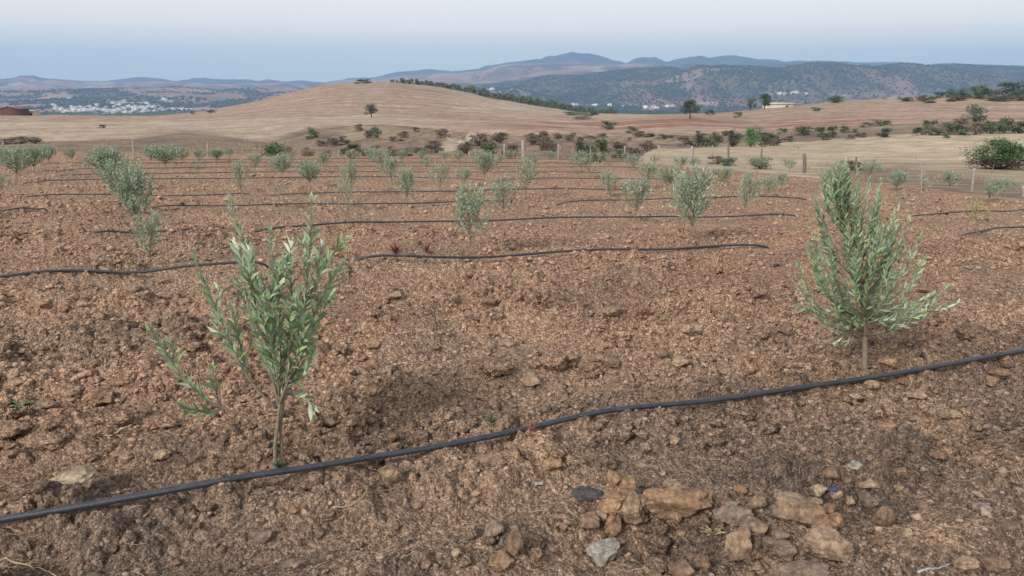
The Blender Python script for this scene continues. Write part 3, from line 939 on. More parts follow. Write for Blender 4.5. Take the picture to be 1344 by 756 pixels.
# ------------------------------------------------------------------ pipes
PIPES = [
    ('ribbed black drip pipe crossing the near soil in front of both big saplings', [(-60, 692), (0, 682), (120, 663), (240, 644), (362, 624), (480, 604), (560, 591), (672, 570), (790, 547), (900, 532), (1010, 514), (1136, 496), (1240, 479), (1344, 460), (1420, 447)], .0128),
    ('black drip pipe of the second row, its left run behind the leggy sapling', [(-40, 369), (60, 362), (140, 357), (260, 353), (352, 349)], .0118),
    ('black drip pipe of the second row, long run in front of the rounded sapling', [(466, 344), (560, 340), (640, 335), (720, 330), (820, 327), (900, 323), (1012, 318)], .0118),
    ('black drip pipe of the second row, short run beyond the fullest sapling', [(1262, 308), (1300, 306), (1344, 304), (1400, 302)], .0118),
    ('black drip pipe of the third row, run behind the thin sparse sapling', [(118, 309), (200, 307), (262, 305)], .0118),
    ('black drip pipe of the third row, middle run past the see-through sapling', [(330, 303), (400, 302), (480, 298), (560, 296), (660, 295), (760, 292), (850, 290), (960, 287), (1044, 286)], .0118),
    ('black drip pipe of the third row, run right of the fullest sapling', [(1190, 282), (1260, 281), (1344, 278), (1400, 277)], .0118),
    ('black drip pipe of the fourth row, short run at the left border of the field', [(-30, 279), (0, 278), (62, 276)], .0118),
    ('black drip pipe of the fourth row, long run behind the leggy sapling top', [(196, 273), (300, 272), (400, 270), (520, 270), (600, 268), (672, 268)], .0118),
    ('black drip pipe of the fourth row, right run through the rounded saplings', [(730, 267), (820, 266), (900, 264), (1000, 262), (1060, 261)], .0118),
    ('black drip pipe of the fifth row, broken left run', [(30, 261), (90, 259), (150, 258.5), (240, 258), (330, 256)], .0118),
    ('black drip pipe of the fifth row, middle run', [(350, 256), (440, 255), (520, 254), (600, 254), (660, 253), (760, 252), (860, 251)], .0118),
    ('black drip pipe of the sixth row, left run behind the bushy column', [(30, 240), (100, 239), (190, 238), (280, 237), (420, 236), (560, 235), (640, 236)], .0118),
    ('black drip pipe of the sixth row, right run', [(690, 236), (780, 236), (860, 237), (960, 238)], .0118),
    ('black drip pipe of the seventh row', [(60, 231), (190, 230), (300, 229), (480, 228), (620, 228), (800, 228)], .0118),
    ('black drip pipe of the eighth row', [(80, 223.5), (190, 223), (300, 222), (500, 221), (700, 221), (840, 222)], .0118),
    ('black drip pipe of the ninth row', [(90, 217), (240, 216), (420, 215), (600, 215), (760, 216)], .0118),
    ('black drip pipe of the farthest row near the field edge', [(100, 212), (280, 211), (450, 210), (620, 209.5), (760, 211)], .0118),
]


PIPE_LINES = []


def level_at(G):
    s = np.concatenate([[0], np.cumsum(np.linalg.norm(np.diff(G, axis=0), axis=1))])
    return np.interp(s / s[-1], np.linspace(0, 1, 220), pipe_level(G))


def pipe_level(C, offs=(-.012, 0, .012)):
    """height the stiff pipe finds over the bumps along its way"""
    C = catmull(C, 220) if len(C) < 100 else C
    zz = np.max([field_z(C[:, 0], C[:, 1] + a) for a in offs], 0)
    up = np.array([zz[max(0, i - 5):i + 6].max() for i in range(len(C))])
    kern = np.hanning(45); kern /= kern.sum()
    res = np.convolve(np.pad(.85 * up + .15 * zz, 22, 'edge'), kern, 'valid')
    res = np.maximum(res, zz - .006)
    kern = np.hanning(35); kern /= kern.sum()
    return np.convolve(np.pad(res, 17, 'edge'), kern, 'valid') + .002


def build_pipes():
    rg = np.random.default_rng(3)
    for k, (lab, pts, rad) in enumerate(PIPES):
        lf = np.full(len(pts), .012)
        if k == 0:                                   # the pipe rides a little above the mean soil level
            for _ in range(3):
                G = np.array([ground_at(x, y, True, lift=max(l_, 1e-6)) for (x, y), l_ in zip(pts, lf)])
                lf = .5 * lf + .5 * (level_at(G) - field_base(G[:, 0], G[:, 1]) + rad * .9)
        G = np.array([ground_at(x, y, True, lift=max(l_, 1e-6)) for (x, y), l_ in zip(pts, lf)])
        n = 220
        C = catmull(G, n)
        if k == 0:
            zz = pipe_level(C)
            C[:, 2] = zz + rad * .9
        else:
            fr = -.10 * C[:, 1].mean() ** .5
            lv = pipe_level(C, (fr, fr * .66, fr * .33, 0))
            kern = np.hanning(71); kern /= kern.sum()
            C[:, 2] = .85 * np.convolve(np.pad(lv, 35, 'edge'), kern, 'valid') + .15 * lv + rad * .8
            wv = fbm(C[:, 0] * 1.5, C[:, 1] * 0 + k * 7.7, 3, 9) - .5
            C[:, 2] += wv * .008 + .002
            e_ = np.arange(n); C[:, 2] -= .06 * (np.exp(-e_ / 5.) + np.exp(-(n - 1 - e_) / 5.))
        PIPE_LINES.append((C.copy(), rad))
        o = link('drip_pipe', mesh_from('drip_pipe', *(lambda v, q, t: (v, [q, t]))(*tube(C, rad, 12)), M_PIPE, None, True))
        tag(o, lab, 'pipe', 'black drip pipes laid along the rows')
        if k == 0:                                  # the raised line of emitters along the tube, each a small part
            for j in range(12, n - 8, 14):
                a = C[j]; t = C[j + 1] - C[j]; t /= np.linalg.norm(t)
                e = Acc(); b = a + np.array([0, 0, rad * .93])
                e.tube([b - t * .012, b - t * .008, b + t * .008, b + t * .012], [.002, .0036, .0036, .002], 6)
                link('emitter', e.mesh('emitter', M_PIPE, True), o)


# ------------------------------------------------------------------ stones
_ico = {}


def ico(sub):
    if sub not in _ico:
        import bmesh
        bm = bmesh.new(); bmesh.ops.create_icosphere(bm, subdivisions=sub, radius=1)
        bm.verts.ensure_lookup_table()
        V = np.array([v.co[:] for v in bm.verts]); Fc = np.array([[v.index for v in f.verts] for f in bm.faces])
        bm.free(); _ico[sub] = (V, Fc)
    return _ico[sub]


def n3(V, s, seed):
    return (vnoise(V[:, 0] * s + 11, V[:, 1] * s + 3 * V[:, 2] * s, seed) + vnoise(V[:, 2] * s + 5, V[:, 0] * s - 2 * V[:, 1] * s + 31, seed + 1)) / 2 - .5


def rock_shape(rg, sub=3, angular=.5):
    V, Fc = ico(sub); V = V.copy()
    sd = int(rg.integers(1, 9999))
    for i in range(int(5 + 9 * angular)):                       # flat broken faces
        nrm = rg.normal(size=3); nrm /= np.linalg.norm(nrm)
        lim = rg.uniform(.45, .85) if angular > .3 else rg.uniform(.62, .92)
        d = V @ nrm
        V -= np.clip(d - lim, 0, None)[:, None] * nrm * .92
    V *= (1 + .50 * n3(V, 1.3, sd) + .34 * n3(V, 3.1, sd + 5) + .20 * n3(V, 7.5, sd + 9) + (.12 * n3(V, 16., sd + 13) if sub > 2 else 0))[:, None]
    return V, Fc


TINT = {'tan': (.40, .285, .195), 'brown': (.29, .195, .135), 'grey': (.29, .22, .17), 'pale': (.47, .37, .255), 'white': (.40, .37, .32),
        'charcoal': (.095, .092, .095), 'ochre': (.40, .255, .155), 'pink': (.40, .31, .29)}
GST = 'loose stones and clods lying on the near soil'
# px, py (centre), width px, height px, colour, label
ST = [
    (94, 633, 54, 28, 'pale', 'largest pale tan stone lying above the pipe at the lower left', .5),
    (55, 647, 22, 18, 'tan', 'rounded tan stone just left of the largest pale stone', .2),
    (82, 622, 15, 12, 'tan', 'small tan stone sitting against the back of the largest pale stone', .3),
    (27, 654, 18, 15, 'brown', 'brown clod second to the left of the largest pale stone', .2),
    (88, 514, 46, 24, 'brown', 'big crumbly brown clod behind the dry thistle at left', .15),
    (134, 523, 28, 20, 'ochre', 'ochre clod right beside the big crumbly brown clod', .3),
    (61, 532, 24, 14, 'tan', 'tan clod in front of the big crumbly brown clod', .3),
    (157, 549, 32, 20, 'brown', 'brown clod behind the dry thistle', .2),
    (60, 578, 60, 20, 'brown', 'long low brown clod left of the dry thistle', .15),
    (211, 555, 44, 16, 'brown', 'long low clod between the dry thistle and the leggy sapling', .15),
    (15, 566, 50, 22, 'brown', 'wide brown clod at the left border of the picture', .15),
    (510, 625, 31, 24, 'tan', 'rounded tan stone just below the near pipe, right of the leggy sapling', .35),
    (646, 607, 36, 15, 'tan', 'flat tan stone below the near pipe in the middle', .3),
    (342, 706, 24, 18, 'grey', 'pale grey stone at the bottom, left of the bent straw stalk', .5),
    (382, 735, 20, 11, 'grey', 'flat grey stone at the bottom edge below the leggy sapling', .5),
    (648, 697, 24, 16, 'grey', 'grey stone left of the stacked tan stones', .4),
    (810, 568, 42, 26, 'ochre', 'large sandy clod touching the lower side of the near pipe', .15),
    (724, 609, 25, 13, 'ochre', 'oblong ochre stone below the red weed', .25),
    (883, 637, 23, 10, 'pale', 'pale oblong stone behind the long boulder', .3),
    (769, 651, 38, 16, 'charcoal', 'charcoal dark stone left of the stone heap', .3),
    (804, 634, 24, 24, 'ochre', 'topmost tan stone of the heap beside the charcoal stone', .5),
    (824, 640, 20, 22, 'ochre', 'slanting tan slab leaning on the topmost heap stone', .6),
    (806, 655, 27, 14, 'ochre', 'flat ochre stone in the middle of the heap', .4),
    (799, 669, 26, 18, 'ochre', 'rough ochre stone at the lower left of the heap', .5),
    (829, 673, 38, 36, 'tan', 'blocky tan stone with a dark soiled face in the heap', .6),
    (886, 668, 82, 36, 'ochre', 'long tan boulder, the widest stone, behind the dark hollow', .55),
    (927, 659, 15, 28, 'ochre', 'upright wedge stone at the right end of the long boulder', .7),
    (777, 682, 20, 16, 'brown', 'brown stone below the charcoal stone', .3),
    (807, 695, 25, 28, 'ochre', 'ochre stone standing below the heap, above the white stone', .5),
    (792, 722, 38, 24, 'white', 'white angular stone at the bottom of the stone heap', .8),
    (864, 710, 42, 24, 'brown', 'broad brown clod in front of the long boulder', .2),
    (919, 734, 35, 28, 'brown', 'brown angular stone at the bottom edge beside the dry yellow thistle', .5),
    (969, 719, 35, 46, 'tan', 'tall blocky tan stone right of the dry yellow thistle', .8),
    (964, 678, 46, 18, 'grey', 'flat pale grey slab right of the long boulder', .7),
    (990, 689, 27, 18, 'grey', 'grey stone under the right end of the flat slab', .5),
    (1044, 675, 56, 32, 'tan', 'big blocky tan stone in front of the blue plastic scrap', .7),
    (1083, 674, 26, 22, 'ochre', 'ochre stone directly under the blue plastic scrap', .5),
    (1086, 693, 32, 24, 'ochre', 'ochre stone between the big blocky one and the slanting slab', .5),
    (1083, 721, 58, 44, 'tan', 'large slanting tan slab near the bottom edge', .8),
    (1027, 724, 27, 20, 'grey', 'grey brown stone left of the slanting slab', .5),
    (1051, 752, 64, 18, 'grey', 'wide flat stone cut by the bottom edge below the slanting slab', .5),
    (1071, 745, 28, 14, 'grey', 'grey stone between the slanting slab and the bottom edge', .5),
    (1073, 645, 20, 17, 'pale', 'pale tan stone touching the back of the blue plastic scrap', .4),
    (1122, 614, 17, 12, 'white', 'bluish white stone alone on the soil behind the blue plastic scrap', .4),
    (1161, 678, 24, 30, 'brown', 'upright brown stone right of the blue plastic scrap', .5),
    (1140, 658, 21, 16, 'grey', 'grey stone behind the upright brown stone', .3),
    (1141, 634, 25, 11, 'tan', 'flat tan stone below the bluish white stone', .4),
    (1136, 694, 18, 18, 'brown', 'rounded brown stone right of the ochre stones', .2),
    (1191, 699, 10, 11, 'pale', 'small pale stone beside the long straw stalk', .3),
    (1289, 667, 21, 9, 'pink', 'pinkish pale flat stone alone at the lower right', .4),
    (1266, 740, 30, 14, 'tan', 'tan stone at the bottom edge right of the white stick', .3),
    (1304, 743, 31, 20, 'brown', 'brown clod at the bottom right corner', .3),
    (676, 718, 19, 34, 'brown', 'upright brown clod at the bottom, left of the white stone', .3),
    (700, 713, 25, 17, 'brown', 'brown clod behind the wide clod at the bottom edge', .2),
    (704, 728, 17, 15, 'tan', 'tan clod between the upright and the wide bottom clods', .2),
    (724, 753, 62, 16, 'ochre', 'wide clod cut by the bottom edge, left of the white stone', .15),
    (653, 484, 46, 20, 'ochre', 'broad sandy mound of a clod in the middle of the soil', .1),
    (635, 460, 21, 14, 'ochre', 'small sandy clod behind the broad sandy mound', .15),
    (727, 475, 36, 20, 'ochre', 'second sandy clod right of the broad sandy mound', .1),
    (775, 491, 19, 9, 'tan', 'yellowish clod among straw right of the sandy mounds', .15),
    (900, 437, 19, 14, 'tan', 'pale tan clod left of the fullest sapling, mid soil', .4),
    (952, 416, 23, 18, 'ochre', 'ochre clod halfway between the sandy mounds and the fullest sapling', .15),
    (995, 389, 22, 14, 'brown', 'reddish brown clod in front of the second pipe end', .2),
    (866, 467, 17, 14, 'brown', 'dark brown clod left of the pale tan clod', .3),
    (893, 476, 23, 14, 'tan', 'tan clod below the pale tan clod', .3),
    (1276, 440, 42, 24, 'brown', 'wide dark clod right of the fullest sapling', .15),
    (1223, 535, 16, 10, 'tan', 'tan stone on the rim of the dark hollow below the pipe', .3),
    (1237, 547, 17, 12, 'grey', 'grey stone sitting in the dark hollow below the pipe', .3),
    (1252, 546, 16, 12, 'tan', 'tan stone at the right end of the dark hollow', .3),
    (1143, 509, 17, 12, 'tan', 'tan stone just under the pipe at the fullest sapling', .3),
    (1162, 562, 24, 9, 'ochre', 'flat ochre stone below the fullest sapling, left of the dark hollow', .3),
    (1147, 553, 12, 12, 'pale', 'small round pale stone left of the dark hollow', .2),
]
# smaller ones: px, py, w, h, colour
ST2 = [(166, 602, 15, 11, 't'), (214, 598, 18, 11, 't'), (191, 541, 17, 11, 'b'), (140, 505, 20, 10, 'b'), (156, 505, 18, 10, 'b'), (109, 401, 14, 8, 't'), (211, 395, 20, 9, 't'),
       (434, 554, 14, 12, 't'), (470, 538, 19, 12, 'b'), (489, 521, 22, 10, 'o'), (525, 531, 15, 11, 't'), (553, 546, 16, 11, 't'), (587, 547, 12, 9, 't'), (553, 574, 23, 14, 'o'), (514, 575, 17, 11, 'b'),
       (547, 663, 13, 10, 't'), (430, 680, 20, 17, 'g'), (386, 672, 14, 12, 'o'), (624, 646, 13, 6, 't'), (643, 709, 14, 9, 'g'), (619, 702, 14, 10, 'g'), (599, 726, 14, 10, 'p'), (611, 738, 17, 15, 'o'), (657, 740, 30, 18, 'o'),
       (884, 578, 16, 12, 't'), (783, 611, 9, 11, 'g'), (804, 611, 14, 10, 'b'), (763, 604, 13, 9, 'b'), (839, 608, 14, 8, 't'), (871, 618, 8, 8, 'p'), (850, 635, 13, 12, 'b'), (839, 700, 13, 10, 'b'), (783, 707, 19, 13, 'b'),
       (851, 746, 14, 10, 't'), (994, 712, 18, 20, 'g'), (996, 659, 17, 15, 'b'), (950, 661, 19, 11, 'b'), (953, 628, 13, 8, 't'), (1148, 552, 12, 10, 'p'), (1154, 710, 14, 12, 'b'), (1007, 714, 18, 16, 'g'), (1024, 704, 22, 14, 'g'),
       (1020, 648, 15, 11, 't'), (1037, 594, 9, 6, 'p'), (1049, 604, 14, 9, 'o'), (588, 386, 18, 10, 'b'), (521, 389, 17, 9, 't'), (489, 451, 17, 11, 'o'), (489, 522, 19, 13, 'o'), (559, 502, 12, 11, 'g'), (524, 530, 15, 12, 't'),
       (588, 514, 10, 11, 'g'), (489, 480, 19, 15, 'o'), (842, 405, 12, 13, 'b'), (933, 495, 9, 6, 'p'), (954, 486, 21, 10, 't'), (1003, 402, 9, 7, 'p'), (1077, 341, 12, 8, 't'), (995, 334, 14, 10, 'b'), (1030, 427, 21, 12, 'b'),
       (1158, 520, 15, 14, 'b'), (1196, 551, 11, 8, 'g'), (1263, 531, 13, 10, 'b'), (700, 480, 12, 8, 'b'), (740, 520, 14, 9, 'b'), (690, 530, 16, 10, 't'), (620, 540, 12, 9, 'b'), (320, 590, 13, 9, 'b'), (300, 650, 12, 8, 'g'),
       (270, 655, 20, 14, 'g'), (300, 648, 15, 12, 'g'), (460, 600, 11, 7, 't'), (555, 620, 10, 7, 't'), (900, 560, 14, 9, 'b'), (940, 580, 18, 11, 'b'), (985, 560, 12, 8, 't'), (1030, 545, 16, 10, 'b'), (1090, 540, 20, 12, 'b'),
       (1060, 560, 13, 9, 't'), (1185, 500, 14, 9, 'b'), (1180, 620, 18, 10, 'b'), (1230, 600, 20, 11, 'b'), (1300, 500, 24, 14, 'b'), (1320, 480, 18, 12, 'b'), (1290, 590, 22, 12, 'b'), (1330, 620, 20, 14, 'b'), (1240, 640, 13, 9, 't'),
       (1210, 660, 15, 10, 'b'), (1320, 690, 22, 14, 'b'), (430, 640, 12, 9, 'b'), (180, 620, 10, 8, 'g'), (240, 610, 12, 8, 'b'), (120, 600, 14, 9, 'b'), (20, 600, 18, 11, 'b'), (420, 700, 12, 9, 'b'), (470, 710, 14, 10, 'g'), (520, 690, 11, 8, 'b'),
       (560, 740, 14, 10, 'b'), (500, 735, 12, 9, 't'), (290, 720, 12, 8, 'b'), (230, 735, 14, 9, 'b'), (150, 720, 12, 9, 'g'), (260, 690, 11, 8, 't'), (740, 690, 12, 9, 'b'), (745, 715, 14, 10, 'b'), (1110, 640, 12, 8, 'b'), (1180, 640, 12, 8, 't')]


_r = random.Random(5)
for _i in range(46):
    _x, _y = _r.uniform(765, 1115), _r.uniform(640, 752)
    _w = _r.uniform(12, 27)
    ST2.append((_x, _y, _w, _w * _r.uniform(.6, .95), _r.choice('ttbbto')))
for _i in range(40):
    _x, _y = _r.uniform(0, 1344), _r.uniform(380, 520)
    _w = _r.uniform(11, 26)
    ST2.append((_x, _y, _w, _w * _r.uniform(.45, .65), _r.choice('tbo')))


def put_stone(px, py, w, h, tint, ang, rg, sub=3):
    g = ground_at(px, py + h * .30)
    d = math.hypot(g[1], CAMZ - g[2])
    W = w / F * d * .58; Hh = h / F * d * .66
    V, Fc = rock_shape(rg, sub, ang)
    a = rg.uniform(0, 6.28)
    Rz = np.array([[math.cos(a), -math.sin(a), 0], [math.sin(a), math.cos(a), 0], [0, 0, 1]])
    V = V @ Rz.T
    ext = np.abs(V).max(0)
    V = V / ext * np.array([W, min(W, Hh * 1.5) * rg.uniform(.8, 1.1), Hh * .82])
    t = np.array(TINT[tint]) * rg.uniform(.85, 1.12)
    dirt = sstep(.1, -.7, V[:, 2:3] / Hh + .3 * n3(V / W, 2.5, 77)[:, None])
    patch = sstep(.02, .2, n3(V / W, 1.6, int(rg.integers(999))))[:, None] * .5
    c = t[None] * (1 - .0 * dirt) + (np.array([.15, .10, .075]) - t[None]) * np.clip(patch, 0, 1)
    if ang < .25:                                  # a clod is the field's own soil
        c = np.repeat(soil_tint(np.array([g[0]]), np.array([g[1]])) * rg.uniform(.95, 1.15), len(V), 0)
        V *= (1 + .30 * n3(V / W, 5.5, int(rg.integers(999))) + .2 * n3(V / W, 12., int(rg.integers(999))))[:, None]
    me = mesh_from('stone', V, [Fc], M_SOIL if ang < .25 else M_STONE, c, sub >= 3 and ang < .3)
    if ang >= .3:
        me.polygons.foreach_set('use_smooth', np.ones(len(me.polygons), bool))
        me.set_sharp_from_angle(angle=R(38))
    z = g[2] + Hh * ((.78 if ang >= .25 else .55) if w > 16 else .45)
    return me, (g[0], g[1], z)


def build_stones():
    rg = np.random.default_rng(99)
    for (px, py, w, h, tint, lab, ang) in ST:
        me, loc = put_stone(px, py, w, h, tint, ang, rg, 4 if w > 24 else 3)
        o = link('clod' if 'clod' in lab else 'stone', me, None, loc)
        tag(o, lab, 'clod' if 'clod' in lab else 'stone', GST)
    nm = {'t': 'tan', 'b': 'brown', 'g': 'grey', 'p': 'pale', 'o': 'ochre'}
    pipe_y = lambda x: np.interp(x, [p[0] for p in PIPES[0][1]], [p[1] for p in PIPES[0][1]])
    for (px, py, w, h, t) in ST2:
        t = nm[t]
        me, loc = put_stone(px, py, w, h, t, rg.uniform(.1, .6), rg, 3)
        o = link('stone', me, None, loc)
        side = 'in front of' if py > pipe_y(px) else 'behind'
        part = ('near the leggy sapling' if 200 < px < 470 else 'near the left border' if px <= 200 else 'near the middle of the soil' if px < 760 else
                'around the stone heap' if px < 1010 and py > 590 else 'left of the fullest sapling' if px < 1130 else 'near the right border')
        tag(o, f'small {t} stone {side} the near pipe, {part}', 'stone', GST)


def crumb(rg, sub):
    """an irregular broken crumb of soil"""
    V, Fc = ico(sub); V = V * rg.uniform(.72, 1.18, len(V))[:, None] if sub == 1 else V * (1 + .9 * n3(V, 2.2, int(rg.integers(999))) + .6 * n3(V, 4.5, int(rg.integers(999))) + rg.normal(0, .08, len(V)))[:, None]
    for i in range(7):
        nrm = rg.normal(size=3); nrm /= np.linalg.norm(nrm)
        d = V @ nrm
        V = V - np.clip(d - rg.uniform(.35, .75), 0, None)[:, None] * nrm * .95
    return V, Fc


def build_clods():
    """uncountable crumbs and clods strewn over the tilled soil"""
    rg = np.random.default_rng(12)
    acc = Acc()
    V1, F1 = ico(1)
    import itertools
    V2, F2 = ico(2)
    shapes = []
    for i in range(14):
        V, Fc = crumb(rg, 1); shapes.append((V, Fc))
    big = [crumb(rg, 2) for i in range(12)]
    lumps = [crumb(rg, 3) for i in range(16)]
    acc2 = Acc()
    for (y0, y1, n, lo, hi, pw, sub) in ((1.2, 3.2, 50000, .0022, .014, 2.3, 1), (3.2, 6.5, 56000, .0044, .021, 2.6, 1), (6.5, 13, 30000, .010, .042, 2.8, 1), (13, 44, 16000, .022, .065, 2.8, 1), (1.2, 10, 1200, .008, .024, 2.5, 2), (2.9, 11, 4600, .017, .050, 2.7, 3)):
        u = rg.random(n)
        y = np.exp(np.log(y0) + u * (np.log(y1) - np.log(y0)))
        x = rg.uniform(-.78, .78, n) * (y + .4)
        keep = y < np.array([Ye(px_of(c)) for c in x / y]) * .985
        # clods gather in patches
        v_ = -x * UY + y * UX; wob_ = fbm((x * UX + y * UY) / 1.4, v_ / 1.4, 3, 11)
        dens = fbm(x / .8, y / .8, 3, 23) + .10 * np.sin(2 * math.pi * (v_ / .66 + 1.3 * wob_))
        keep &= rg.random(n) < .4 + 1.0 * sstep(.38, .62, dens)
        for PL, rd in PIPE_LINES:                     # the pipes lie on top of the crumbs
            dy = y - np.interp(x, PL[:, 0], PL[:, 1])
            near = keep & (dy < rd * 1.6 + .02) & (dy > -(rd * 1.6 + .02 + .02 * max(0, PL[:, 1].mean() - 4))) & (x > PL[0, 0]) & (x < PL[-1, 0])
            keep &= ~(near & (rg.random(n) < .9))
        x, y = x[keep], y[keep]; n = len(x)
        r = lo * (1 - rg.random(n)) ** (-1 / pw); r = np.minimum(r, hi)
        z = field_z(x, y)
        tint = soil_tint(x, y) * rg.uniform(.78, 1.22, n)[:, None]
        lib = shapes if sub == 1 else big if sub == 2 else lumps
        if sub == 3: tint = soil_tint(x, y) * rg.uniform(1.0, 1.25, n)[:, None]
        which = rg.integers(0, len(lib), n)
        tone = rg.random(n) if sub != 3 else np.full(n, .3)
        tint = np.where((tone > .965)[:, None], np.array([.37, .28, .21]) * rg.uniform(.7, 1.2, n)[:, None], tint)
        tint = np.where((tone < .03)[:, None], np.array([.08, .07, .068]) * rg.uniform(.7, 1.3, n)[:, None], tint)
        tint = np.where(((tone > .60) & (tone < .78))[:, None], tint * .8 + .2 * np.array([.40, .27, .19]) * rg.uniform(.8, 1.15, n)[:, None], tint)
        for k, (V, Fc) in enumerate(lib):
            m = np.where(which == k)[0]
            if not len(m): continue
            a = rg.uniform(0, 6.28, len(m)); ca, sa = np.cos(a), np.sin(a)
            sx = r[m] * rg.uniform(.8, 1.5, len(m)); sz = r[m] * rg.uniform(.5, .85, len(m)); sy = r[m] * rg.uniform(.7, 1.2, len(m))
            vx = V[None, :, 0] * sx[:, None]; vy = V[None, :, 1] * sy[:, None]; vz = V[None, :, 2] * sz[:, None]
            W = np.stack([x[m][:, None] + vx * ca[:, None] - vy * sa[:, None], y[m][:, None] + vx * sa[:, None] + vy * ca[:, None],
                          z[m][:, None] + sz[:, None] * (.38 if sub < 3 else .26) + vz], 2).reshape(-1, 3)
            Q = (Fc[None] + (np.arange(len(m)) * len(V))[:, None, None]).reshape(-1, 3)
            (acc2 if sub == 3 else acc).add(W, None, Q, np.repeat(tint[m], len(V), 0))
    o = link('soil_clods', acc2.mesh('soil_clods', M_SOIL, True))
    tag(o, 'uncounted soft soil clods lying in bands along the tilled furrows', 'soil clods', kind='stuff')
    o = link('soil_crumbs', acc.mesh('soil_crumbs', M_CLOD))
    tag(o, 'uncounted crumbs and small clods strewn over the tilled brown soil', 'soil crumbs', kind='stuff')


def build_straw():
    rg = np.random.default_rng(4)
    acc = Acc()
    n = 3600
    y = np.exp(rg.uniform(np.log(1.4), np.log(9), n)); x = rg.uniform(-.75, .75, n) * y
    m = rg.random(n) < .2 + 1.2 * sstep(.45, .65, fbm(x / .5, y / .5, 3, 501))
    x, y = x[m], y[m]
    for xi, yi in zip(x, y):
        L = rg.uniform(.025, .13) * (1.3 if rg.random() < .1 else 1); a = rg.uniform(0, 6.28); k = rg.normal(0, .6)
        t = np.linspace(0, 1, 5)
        px = xi + np.cumsum(np.cos(a + k * t)) * L / 5; py = yi + np.cumsum(np.sin(a + k * t)) * L / 5
        z = field_z(px, py).max() * .5 + field_z(px, py) * .5 + .004 + rg.uniform(0, .006)
        w = rg.uniform(.0005, .0010)
        acc.tube(np.stack([px, py, z], 1), w, 4)
    o = link('straw', acc.mesh('straw', M_STRAW))
    tag(o, 'short bits of dry straw scattered over the near soil', 'straw', kind='stuff')


def stalk(name, pts, rad, mat, lab, cat, group=None, lift=.008):
    G = np.array([ground_at(x, y) for x, y in pts])
    C = catmull(G, 18)
    z = field_z(C[:, 0], C[:, 1])
    C[:, 2] = .5 * z + .5 * np.linspace(z[0], z[-1], 18) + lift
    C[:, 2] = np.maximum(C[:, 2], z + rad)
    V, Q, T = tube(C, np.linspace(rad, rad * .5, 18), 6)
    tag(link(name, mesh_from(name, V, [Q, T], mat, None, True)), lab, cat, group)


def rosette(px, py, size, mat, name, lab, cat, n=9, spiny=True, up=.5, seed=0, tcol=None, group=None):
    """small weed of toothed or grassy leaves"""
    rg = np.random.default_rng(seed)
    g = ground_at(px, py)
    a = Acc()
    for i in range(n):
        az = rg.uniform(0, 6.28); el = rg.uniform(.1, 1.2) * up
        L = size * rg.uniform(.6, 1.1)
        d = np.array([math.cos(az) * math.cos(el), math.sin(az) * math.cos(el), math.sin(el)])
        C = catmull([np.zeros(3), d * L * .5 + np.array([0, 0, .12 * L]), d * L + np.array([0, 0, -.08 * L])], 9)
        s = np.cross(d, [0, 0, 1]); s /= np.linalg.norm(s) + 1e-9
        w = np.interp(np.linspace(0, 1, 9), [0, .4, 1], [.03, .13, 0]) * L
        if spiny: w = w * np.array([1, .5, 1.5, .6, 1.6, .6, 1.4, .5, 0.05])
        else: w = w * .22
        tw = rg.normal(0, .3) * np.linspace(0, 1, 9)[:, None] * np.array([0, 0, 1.])
        Vv = np.concatenate([C - s * w[:, None] + tw * w[:, None], C + s * w[:, None] - tw * w[:, None] + np.array([0, 0, .0])])
        Q = np.stack([np.arange(8), np.arange(8) + 1, np.arange(8) + 10, np.arange(8) + 9], 1)
        a.add(Vv, Q, None, np.array([1., 1, 1]) * rg.uniform(.7, 1.2))
    o = link(name, a.mesh(name, mat), None, g + np.array([0, 0, .008]))
    tag(o, lab, cat, group)


